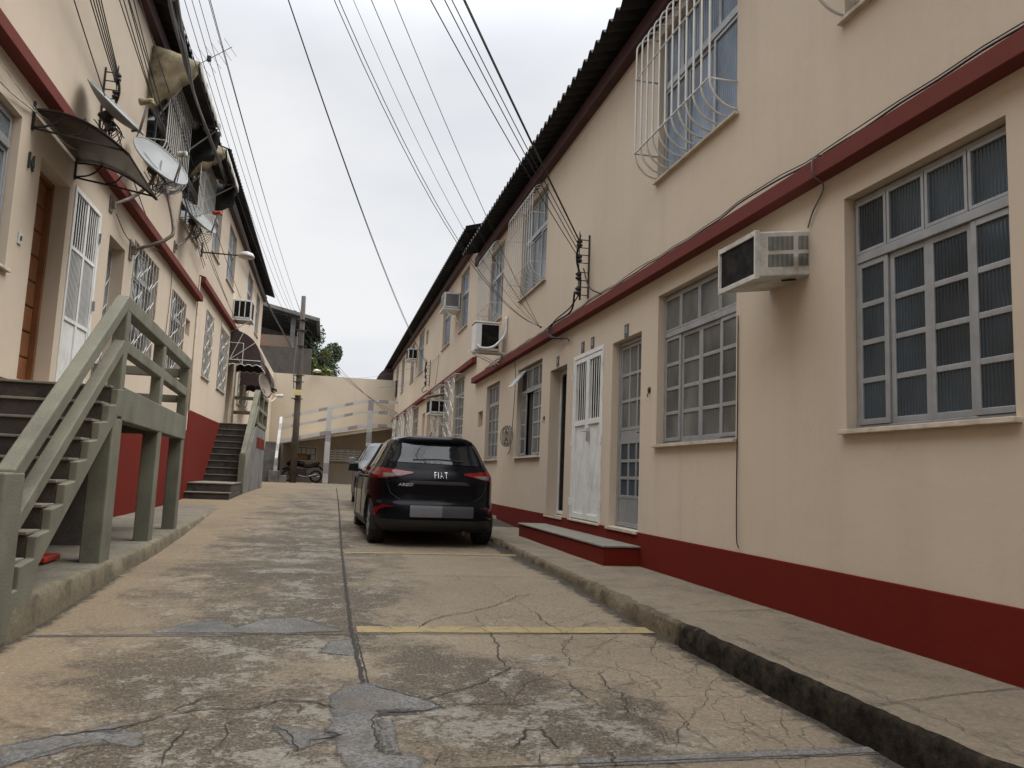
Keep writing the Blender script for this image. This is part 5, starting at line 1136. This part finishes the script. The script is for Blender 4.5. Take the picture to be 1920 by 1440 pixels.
m = MB(); m.tube([mp(-.66, -.08, .31), mp(-.44, -.08, .95)], .03, 6); m.tube([mp(-.66, .08, .31), mp(-.44, .08, .95)], .03, 6); m.build('fork', 'dark_iron', A)
m = MB(); m.tube(catmull([mp(-.42, -.36, 1.06), mp(-.46, -.15, 1.03), mp(-.46, .15, 1.03), mp(-.42, .36, 1.06)]), .018, 6); m.build('handlebar', 'dark_iron', A)
m = MB(); m.tube(catmull([mp(-.72, 0, .80), mp(-.58, 0, .92), mp(-.46, 0, .98)]), [.06]+[.11]*11+[.08], 8); m.build('front_fairing', 'paint_black', A, smooth=True)
m = MB(); m.box(*[mp(-.28, 0, 0)[0], mp(.2, 0, 0)[0]], my-.13, my+.13, mz+.28, mz+.66); m.lathe(mp(-.05, -.17, .42), (0, 1, 0), [(.14, 0), (.14, .34)], 14); m.build('engine', 'dark_iron', A, bevel=.02)
m = MB(); m.tube(catmull([mp(-.2, -.16, .35), mp(.2, -.18, .28), mp(.75, -.19, .42)]), [.025]*7+[.05]*6, 8); m.build('exhaust', 'rim_steel', A, smooth=True)
m = MB(); m.tube([mp(.1, 0, .45), mp(.66, -.06, .31)], .035, 6); m.tube([mp(-.3, 0, .8), mp(.3, 0, .72), mp(.1, 0, .4)], .03, 6); m.build('frame', 'dark_iron', A)
m = MB(); m.tube([mp(-.70+.33*math.cos(t), 0, .33+.34*math.sin(t)) for t in [math.pi*(.2+.06*k) for k in range(10)]], .05, 6); m.tube([mp(.45, 0, .78), mp(.8, 0, .80), mp(.98, 0, .62)], .05, 6); m.build('mudguard', 'paint_black', A, smooth=True)
for s in (-1, 1):
    m = MB(); m.tube([mp(-.42, .28*s, 1.05), mp(-.36, .33*s, 1.22)], .01, 5); m.lathe(mp(-.36, .33*s, 1.22), (1, 0, 0), [(.055, 0), (.06, .02), (.02, .03)], 10); m.build('mirror', 'black_rubber', A)
# ------------------------------------------------------------------ cars
LV = [(.20, .80, .16, 3.80, 5), (.27, .848, .05, 3.92, 5), (.36, .862, .012, 3.97, 5), (.48, .86, .0, 4.0, 5), (.56, .862, .012, 4.0, 5), (.60, .862, .05, 3.99, 5), (.68, .862, .062, 3.97, 5), (.76, .858, .058, 3.90, 5), (.84, .852, .055, 3.72, 5), (.90, .845, .07, 3.45, 5), (.96, .832, .10, 3.12, 5), (1.01, .80, .135, 2.92, 5), (1.07, .762, .165, 2.78, 5),
      (1.16, .712, .215, 2.56, 5), (1.26, .662, .265, 2.32, 5), (1.36, .612, .315, 2.08, 4.6), (1.42, .57, .355, 1.93, 4.2), (1.455, .525, .41, 1.8, 3.8), (1.48, .45, .52, 1.65, 3.4), (1.495, .34, .70, 1.5, 3.0), (1.502, .20, .9, 1.3, 3)]
class CarShape:
    def __init__(s, lv=LV, hz=1.0):
        s.lv = [(a*hz, *r) for a, *r in lv]
    def at(s, z):
        v = s.lv; z = max(v[0][0], min(v[-1][0], z))
        for i in range(len(v)-1):
            if z <= v[i+1][0]: break
        P = [v[max(0, i-1)], v[i], v[i+1], v[min(len(v)-1, i+2)]]; t = (z-P[1][0])/(P[2][0]-P[1][0]); o = []
        for k in range(1, 5):
            m1 = (P[2][k]-P[0][k])/(P[2][0]-P[0][0])*(P[2][0]-P[1][0]); m2 = (P[3][k]-P[1][k])/(P[3][0]-P[1][0])*(P[2][0]-P[1][0])
            lim = 3*abs(P[2][k]-P[1][k]); m1 = max(-lim, min(lim, m1)); m2 = max(-lim, min(lim, m2))
            h = t*t*(3-2*t); o.append(P[1][k]+(P[2][k]-P[1][k])*h+m1*t*(1-t)**2-m2*t*t*(1-t))
        return o
    def loop(s, z, n=72):
        w_, r, f, e = s.at(z); c, h = (r+f)/2, (f-r)/2; o = []; ex = h/.9
        for k in range(n):
            a = 2*math.pi*k/n; ca, sa = math.cos(a), math.sin(a); e2 = e
            g = lambda q, p: math.copysign(abs(q)**(2/p), q)
            x = g(ca, e2); y = g(sa, e2)
            o.append((w_*x, c+h*y))
        return o
    def rear(s, x, z):
        w_, r, f, e = s.at(z); u = min(.9999, abs(x)/w_); c, h = (r+f)/2, (f-r)/2
        return c-h*(1-u**e)**(1/e)
    def side(s, y, z):
        w_, r, f, e = s.at(z); c, h = (r+f)/2, (f-r)/2; u = min(.9999, abs(y-c)/h)
        return w_*(1-u**e)**(1/e)
def fill_patch(poly, proj, step=.022):
    bm = bmesh.new(); vs = [bm.verts.new((a, b, 0)) for a, b in poly]
    for tri in tessellate_polygon([[Vector((a, b, 0)) for a, b in poly]]): bm.faces.new([vs[i] for i in tri])
    for ax in (0, 1):
        lo = min(p[ax] for p in poly); hi = max(p[ax] for p in poly); n = int((hi-lo)/step)
        for k in range(1, n+1):
            co = [0, 0, 0]; co[ax] = lo+(hi-lo)*k/(n+1); no = [0, 0, 0]; no[ax] = 1
            bmesh.ops.bisect_plane(bm, geom=bm.verts[:]+bm.edges[:]+bm.faces[:], plane_co=co, plane_no=no, dist=1e-6)
    bmesh.ops.triangulate(bm, faces=bm.faces[:]); bm.verts.index_update()
    r = [proj(v.co.x, v.co.y) for v in bm.verts], [tuple(v.index for v in f.verts) for f in bm.faces]; bm.free(); return r
def rounded(poly, r=.03, n=4):
    o = []; N = len(poly)
    for i in range(N):
        p = Vector((*poly[i], 0)); a = Vector((*poly[i-1], 0)); b = Vector((*poly[(i+1) % N], 0)); d1, d2 = (a-p), (b-p); q = min(r, d1.length*.4, d2.length*.4); s, e = p+d1.normalized()*q, p+d2.normalized()*q
        for k in range(n+1):
            t = k/n; v = s*(1-t)**2+p*2*t*(1-t)+e*t*t; o.append((v.x, v.y))
    return o
def car(loc, lab, paint, hz=1.0, rearbits=True, hidden=False):
    A = thing('parked_car', loc, lab, 'car', 'parked cars'); sh = CarShape(hz=hz); ox, oy, oz = loc
    G = lambda x, y, z: (ox+x, oy+y, oz+z)
    zs = [sh.lv[0][0]+(sh.lv[-1][0]-sh.lv[0][0])*i/60 for i in range(61)]
    m = MB(); n = 96; rows = [[(x, y, z) for x, y in sh.loop(z, n)] for z in zs]
    m.add([p for r in rows for p in r], [(i*n+k, i*n+(k+1) % n, (i+1)*n+(k+1) % n, (i+1)*n+k) for i in range(60) for k in range(n)]+[tuple(range(n))[::-1], tuple(60*n+k for k in range(n))])
    m.v = [G(*p) for p in m.v]
    body = m.build('body', [paint, 'car_plastic'], A, smooth=True)
    AX = (.66, 3.20); WR = .302
    cutters = []
    for ay in AX:
        c = MB(); c.lathe((ox-1.2, oy+ay, oz+WR), (1, 0, 0), [(.345, 0), (.345, .62)], 32); c.lathe((ox+.58, oy+ay, oz+WR), (1, 0, 0), [(.345, 0), (.345, .62)], 32)
        co = c.build('cut', 'car_plastic'); cutters.append(co); md = body.modifiers.new('b', 'BOOLEAN'); md.object = co; md.operation = 'DIFFERENCE'; md.solver = 'EXACT'
    bpy.context.view_layer.update(); dg = bpy.context.evaluated_depsgraph_get(); me = bpy.data.meshes.new_from_object(body.evaluated_get(dg)); body.modifiers.clear(); old = body.data; body.data = me; bpy.data.meshes.remove(old)
    me.materials.clear(); me.materials.append(MAT[paint]); me.materials.append(MAT['car_plastic'])
    for p in me.polygons:
        c = p.center; cl = min(((c.y-ay)**2+(c.z-WR)**2)**.5 for ay in AX); wl, r_, f_, e_ = sh.at(c.z)
        p.material_index = 1 if (cl < .352 and abs(c.x) < sh.side(c.y, c.z)-.004) or c.z < .34*hz or p.normal.z < -.9 else 0
    for c in cutters: bpy.data.objects.remove(c)
    body.data.polygons.foreach_set('use_smooth', [True]*len(body.data.polygons))
    es = body.modifiers.new('es', 'EDGE_SPLIT'); es.split_angle = math.radians(40)
    def rp(off): return lambda x, z: G(x, sh.rear(x, z)-off, z)
    def spj(sg, off): return lambda y, z: G(sg*(sh.side(y, z)+off), y, z)
    def patch(name, mat, poly, proj, par=A, r=.03):
        v, f = fill_patch(rounded(poly, r) if r else poly, proj); q = MB(); q.add(v, f); return q.build(name, mat, par, smooth=True)
    H_ = lambda L_: [(a, b*hz) for a, b in L_]
    # spoiler lip above the rear glass
    q = MB(); sp = []
    for z, o in ((1.375, .01), (1.40, .07), (1.43, .10), (1.458, .095), (1.480, .0), (1.486, -.10)): sp.append([G(x, sh.rear(x*.98, min(z, 1.44)*hz)-o*max(0, 1-(x/.53)**4), z*hz) for x in [v*(1-.35*max(0, z-1.43)/.05) for v in seq(-.50, .50, .05)]])
    q.grid(sp); q.build('spoiler', paint, A, smooth=True)
    patch('rear_window', 'car_glass', H_([(-.645, 1.15), (-.60, 1.115), (.60, 1.095), (.645, 1.13), (.545, 1.40), (-.545, 1.40)]), rp(.008), r=.07)
    for sg in (-1, 1):
        patch('side_window', 'car_glass', H_([(.62, 1.09), (1.4, 1.045), (2.62, 1.02), (2.55, 1.09), (1.95, 1.385), (.78, 1.385)]), spj(sg, .005), r=.04)
        q = MB(); q.tube([spj(sg, .006)(1.55, z*hz) for z in seq(1.03, 1.39, .05)], .018, 4); q.build('door_pillar', 'car_plastic', A)
        # lamps wrap the corner
        lo = patch('tail_light', 'lamp_red', H_([(sg*.836, 1.035), (sg*.72, 1.032), (sg*.33, .985), (sg*.33, .968), (sg*.58, .905), (sg*.72, .888), (sg*.842, .893)]), rp(.012), r=.015)
        patch('clear_lens', 'lamp_clear', H_([(sg*.70, .965), (sg*.46, .955), (sg*.58, .917), (sg*.70, .908)]), rp(.016), lo, .012)
        q = MB(); q.grid([[spj(sg, .010)(y, z*hz) for z in seq(.91, 1.02, .03)] for y in seq(.20, .30, .025)]); q.build('lamp_wing', 'lamp_red', lo, smooth=True)
        patch('bumper_reflector', 'lamp_red', H_([(sg*.81, .40), (sg*.765, .40), (sg*.735, .475), (sg*.66, .515), (sg*.55, .53), (sg*.70, .545), (sg*.77, .505)]), rp(.010), r=.008)
        q = MB(); q.tube(catmull([G(sg*.80, 2.42, .98*hz), G(sg*.88, 2.40, 1.0*hz)]), .02, 6); q.hexa([G(sg*.86, 2.34, .96*hz), G(sg*1.02, 2.38, .975*hz), G(sg*1.02, 2.48, .975*hz), G(sg*.86, 2.50, .96*hz), G(sg*.87, 2.36, 1.10*hz), G(sg*1.00, 2.39, 1.085*hz), G(sg*1.00, 2.47, 1.085*hz), G(sg*.87, 2.48, 1.10*hz)]); q.build('door_mirror', paint, A, bevel=.035)
        for y in (1.05, 1.95):
            q = MB(); q.tube([spj(sg, .004)(y-.09, .90*hz), spj(sg, .03)(y-.05, .905*hz), spj(sg, .03)(y+.05, .905*hz), spj(sg, .004)(y+.09, .90*hz)], .013, 6); q.build('door_handle', paint, A, smooth=True)
        for y in (.62, 1.52, 2.55):
            q = MB(); q.tube([spj(sg, .0015)(y, z*hz) for z in seq(.34, 1.0, .06)], .004, 4); q.build('door_gap', 'black_rubber', A)
        for ay in AX:
            cx = sg*.715; q = MB(); q.lathe(G(cx-.10, ay, WR), (1, 0, 0), [(.20, 0), (.275, .0), (.297, .02), (.302, .05), (.302, .15), (.297, .18), (.275, .20), (.20, .20)], 36); wl = q.build('wheel', 'black_rubber', A, smooth=True)
            q = MB(); q.lathe(G(cx+sg*.08, ay, WR), (sg, 0, 0), [(.205, 0), (.212, .012), (.20, .022), (.19, -.03)], 32, 0, False)
            for k in range(7):
                t = 2*math.pi*k/7; d = Vector((0, math.cos(t), math.sin(t))); e = Vector((0, -math.sin(t), math.cos(t))); o = Vector(G(cx+sg*.085, ay, WR)); q.hexa([o+d*.03-e*.028, o+d*.2-e*.018, o+d*.2+e*.018, o+d*.03+e*.028]+[x+Vector((sg*.02, 0, 0)) for x in (o+d*.03-e*.028, o+d*.2-e*.018, o+d*.2+e*.018, o+d*.03+e*.028)])
            q.lathe(G(cx+sg*.07, ay, WR), (sg, 0, 0), [(.04, 0), (.04, .035), (.02, .04)], 14); q.build('rim', 'rim_steel', wl)
    q = MB(); q.box(ox-.8, ox+.8, oy+.35, oy+3.6, oz+.20, oz+.30); q.build('underbody', 'black_rubber', A)
    q = MB(); q.tube([G(.35, .02, .19), G(.35, .6, .22)], .028, 8); q.build('exhaust_pipe', 'dark_iron', A)
    # hatch outline and handle ledge
    q = MB(); q.tube([rp(.001)(x, z*hz) for x, z in [(-.60, 1.09), (-.655, .90), (-.64, .80), (-.60, .70), (-.5, .625), (0, .612), (.5, .625), (.60, .70), (.64, .80), (.655, .90), (.60, 1.09)]], .005, 4); q.build('hatch_gap', 'black_rubber', A)
    patch('lower_bumper', 'car_plastic', H_([(-.78, .30), (-.66, .225), (.66, .225), (.78, .30), (.72, .37), (.5, .36), (-.5, .36), (-.72, .37)]), rp(.008), r=.03)
    if rearbits:
        patch('handle_ledge', 'car_plastic', H_([(-.42, .825), (.42, .825), (.36, .87), (-.36, .87)]), rp(.004), r=.02)
        pl = patch('number_plate', 'plate_pale', [(-.36, .385), (.05, .385), (.05, .53), (-.36, .53)], rp(.022), r=.006); patch('plate_half', 'plate_dim', [(.05, .385), (.46, .385), (.46, .53), (.05, .53)], rp(.022), pl, .006)
        text_mesh('FIAT', .115, .002, lambda x, y, q: G(.03+x*.58, sh.rear(.03+x*.6, .915+y)-.010-q, .915+y*1.05), 'badge', 'chrome', A, -.002, 1.45)
        text_mesh('ARGO', .062, .002, lambda x, y, q: G(-.42+x*1.0+y*.25, sh.rear(-.4+x, .785+y*.5)-.012-q, .785+y*.8), 'model_badge', 'chrome', A, .002, 1.1)
        q = MB(); q.tube([rp(.014)(x, 1.125-.05*abs(x)) for x in seq(-.33, .33, .05)], .008, 5); q.build('wiper', 'black_rubber', A)
    q = MB(); q.tube([G(-.0, 1.0, 1.49*hz), G(0, .86, 1.56*hz)], .008, 6); q.build('roof_aerial', 'black_rubber', A)
    # windscreen at the front
    def fp(off):
        def f(x, z):
            w_, r, fr, e = sh.at(z); u = min(.999, abs(x)/w_); c, h = (r+fr)/2, (fr-r)/2; return G(x, c+h*(1-u**e)**(1/e)+off, z)
        return f
    patch('windscreen', 'car_glass', H_([(-.68, 1.03), (.68, 1.03), (.58, 1.39), (-.58, 1.39)]), fp(.006), r=.06)
    for sg in (-1, 1): patch('headlight', 'lamp_clear', H_([(sg*.80, .74), (sg*.45, .70), (sg*.48, .64), (sg*.82, .66)]), fp(.008), r=.02)
    return A
B = car((1.42, 10.08, zr(11.2)-.02), 'glossy black hatchback parked tail towards us in the right bay, nearest car', 'paint_black', .965)
S = car((1.44, 19.6, zr(17.6)-.012), 'silver-grey car mostly hidden in front of the black hatchback', 'paint_silver', .94, False)
S.rotation_euler = (0, 0, math.pi)          # it faces us
B.rotation_euler = (0, 0, math.radians(1.8))
# ------------------------------------------------------------------ overhead cables
def cable(pts, r, lab, grp, mat='cable_black', n=5):
    m = MB(); m.tube(pts, r*(.8 if 'rack' in grp and 'far' not in grp or 'left wall' in grp else .62), n); o = m.build('overhead_cable', mat, None, smooth=True); return tag(o, lab, 'cable', grp)
P0 = Vector((-2.2, 2.7, 7.6))
G1 = 'cables from behind the camera to the near right rack'
for k, (dx, dz, s, r) in enumerate(((0, 0, .10, .012), (.03, -.02, .13, .010), (-.05, -.22, .17, .007), (.02, -.46, .20, .007), (-.02, -.68, .26, .007))):
    cable(sag(PR(9.85, .16, 4.10+dz*.35), P0+Vector((dx, 0, dz)), s), r, 'black cable rising from the near right insulator rack to the upper left', G1)
G2 = 'cables to the far right rack'
for k in range(2): cable(sag(PR(26.9, .16, 4.75-.05*k), P0+Vector((.03*k, 0, -.05*k)), .62+.02*k), .010, 'long cable sweeping down the middle of the sky to the far right rack', G2)
G3 = 'thin cables fixed to the right red band'
for k, s in enumerate((1.42, 1.36, 1.12, .80, .36)):
    cable(sag(PR(11.7+.03*k, .13, 3.24), P0+Vector((.05*k, 0, -.05*k)), s), .006 if k != 2 else .004, 'thin sagging cable crossing the sky to the right red band by the white outdoor unit', G3)
G4 = 'cables from the far utility pole'
for k, (dz, s, r) in enumerate(((8.0, .45, .010), (7.95, .36, .009), (7.5, .60, .008), (7.4, .80, .008), (7.3, 1.0, .008), (7.2, 1.25, .008))):
    cable(sag((-1.55, 37.85, dz), P0+Vector((-.05*k, 0, .1)), s), r, 'cable running high along the left eave to the far utility pole', G4)
for k in range(3): cable(sag((-1.5, 38.1, 7.8-.35*k), PR(40.5-1.2*k, .1, 3.7+.02*k), .35), .014, 'cable slanting down right from the far utility pole to the far right wall', 'service cables of the far pole')
for k in range(2): cable(sag((-.2, 60, 7.6+.3*k), PR(36-4*k, .05, 4.9+.3*k), .3), .008, 'hair-thin cable crossing behind the far wall to the right facade', 'thin far cables')
G5 = 'cables to the left insulator rack'
for k in range(5): cable(sag(PL(9.92, .15, 5.56-.04*k), P0+Vector((-.1-.03*k, .0, -.08*k)), .12+.03*k), .009, 'black cable dropping to the left insulator rack from above', G5)
G6 = 'cables sloping along the left wall'
for k, (s, d, z, sg) in enumerate(((17.45, .1, 5.05, .15), (17.5, .12, 5.12, .28), (17.6, .12, 5.3, .4), (21.5, .1, 5.2, .35), (23.4, .2, 5.7, .25), (24.6, .1, 5.05, .5), (12.3, .1, 4.45, .2))):
    cable(sag(PL(s, d, z), P0+Vector((-.15-.04*k, 0, -.1*k)), sg), .0085, 'black cable slanting across the left facade past the dishes', G6)
# lashed cable bundle under the left eave
m = MB(); rr = random.Random(2)
base = [Vector(p) for p in [[-1.245, 5.4, 4.225], [-1.411, 6.3, 4.519], [-1.682, 8.2, 5.003], [-1.966, 10.4, 5.588], [-2.191, 13.2, 6.164], [-2.476, 17.5, 6.915], [-2.645, 24.0, 7.274], [-2.69, 31.0, 7.281], [-1.992, 37.7, 6.545]]]
for k in range(6): m.tube(catmull([p+Vector((rr.uniform(-.03, .03), 0, rr.uniform(-.05, .05))) for p in base], 5), .014 if k < 3 else .009, 5)
o = m.build('cable_bundle', 'cable_grey', None, smooth=True); tag(o, 'thick lashed bundle of cables following the left eave towards the far pole', 'cable bundle')
# cables lying along the right band and going down
m = MB(); pts = []
for i in range(70):
    s = -5.4+i*.32; pts.append(PR(s, .05+.02*noise.noise((s, 0, 0)), 3.203+.075*max(0, noise.noise((s*.8, 2, 0)))+.008*(i % 2)))
m.tube(catmull(pts, 3), .0075, 5); m.tube([Vector(p)+Vector((0, 0, .02+.03*max(0, noise.noise((p[1]*1.3, 9, 1))))) for p in pts], .0042, 5)
o = m.build('band_cable', 'cable_black', None, smooth=True); tag(o, 'black cable lying loosely on top of the near right red band', 'cable')
m = MB(); m.tube(catmull([PR(4.62, .03, 3.2), PR(4.63, .13, 3.16), PR(4.63, .13, 3.04), PR(4.66, .03, 2.98), PR(4.80, .02, 2.85), PR(4.87, .015, 2.75)]), .006, 5); o = m.build('power_lead', 'cable_grey', None, smooth=True); tag(o, 'thin wire from the red band down to the near air conditioner', 'cable')
m = MB(); m.tube(catmull([PR(5.86, .012, 2.3), PR(5.86, .012, 1.6), PR(5.865, .014, .9), PR(5.85, .02, .48), PR(5.80, .03, .40)]), .005, 5); o = m.build('hanging_wire', 'cable_black', None, smooth=True); tag(o, 'thin black wire hanging down the wall beside the second window to the red plinth', 'cable')
m = MB(); m.tube(catmull([PR(10.0, .15, 3.42), PR(10.3, .10, 3.22), PR(11.0, .08, 3.22), PR(11.25, .14, 3.16), PR(11.2, .14, 3.0), PR(10.9, .05, 2.93)]), .014, 6); m.tube(catmull([PR(9.9, .12, 3.36), PR(10.3, .13, 3.25), PR(11.05, .13, 3.2), PR(11.12, .15, 3.0), PR(10.7, .04, 2.9), PR(10.5, .06, 2.84)]), .010, 6); m.tube(catmull([PR(9.8, .1, 3.7), PR(9.6, .08, 3.4), PR(9.2, .05, 3.22)]), .010, 6)
o = m.build('service_cable', 'cable_black', None, smooth=True); tag(o, 'black service cable looping over the red band below the near right rack', 'cable')
m = MB(); m.tube(catmull([PR(27.0, .1, 4.0), PR(27.3, .2, 3.8), PR(26.9, .2, 3.68), PR(26.4, .12, 3.7)]), .014, 5); o = m.build('service_cable', 'cable_black', None, smooth=True); tag(o, 'black cable loop below the distant right rack', 'cable')
m = MB(); m.tube(catmull([PR(24.6, .03, 4.65), PR(24.8, .02, 4.3), PR(25.3, .02, 3.7)]), .006, 4); m.tube(sag(PR(24.5, .03, 4.66), PR(40, .1, 5.4), .3), .006, 4); o = m.build('facade_wire', 'cable_grey', None, smooth=True); tag(o, 'thin wire drooping across the far right facade under the windows', 'cable')
m = MB(); m.tube(catmull([PL(6.2, .02, 4.1), PL(7.0, .05, 4.0), PL(7.9, .03, 4.12), PL(8.4, .08, 4.2), PL(9.0, .12, 4.22), PL(9.8, .14, 4.38)]), .008, 5); m.tube(catmull([PL(6.2, .02, 4.28), PL(7.5, .06, 4.12), PL(8.6, .10, 4.10), PL(9.3, .13, 4.3)]), .006, 5); o = m.build('facade_wire', 'dull_white', None, smooth=True); tag(o, 'loose pale wires drooping under the left red band above the canopy', 'cable')
m = MB(); m.tube([PL(17.62, .02, 4.9), PL(17.64, .02, 3.0), PL(17.64, .02, 2.0)], .018, 6); o = m.build('down_pipe', 'sill_stone', None, smooth=True); tag(o, 'thin beige pipe down the joint between the two left buildings', 'pipe')
m = MB(); m.tube(catmull([PL(10.9, .03, 4.1), PL(11.4, .05, 3.95), PL(12.2, .05, 4.0), PL(13.0, .06, 4.25), PL(14.6, .03, 4.3), PL(14.62, .02, 2.8)]), .007, 5); o = m.build('facade_wire', 'cable_grey', None, smooth=True); tag(o, 'thin grey wire looping below the left red band over the lattice windows', 'cable')
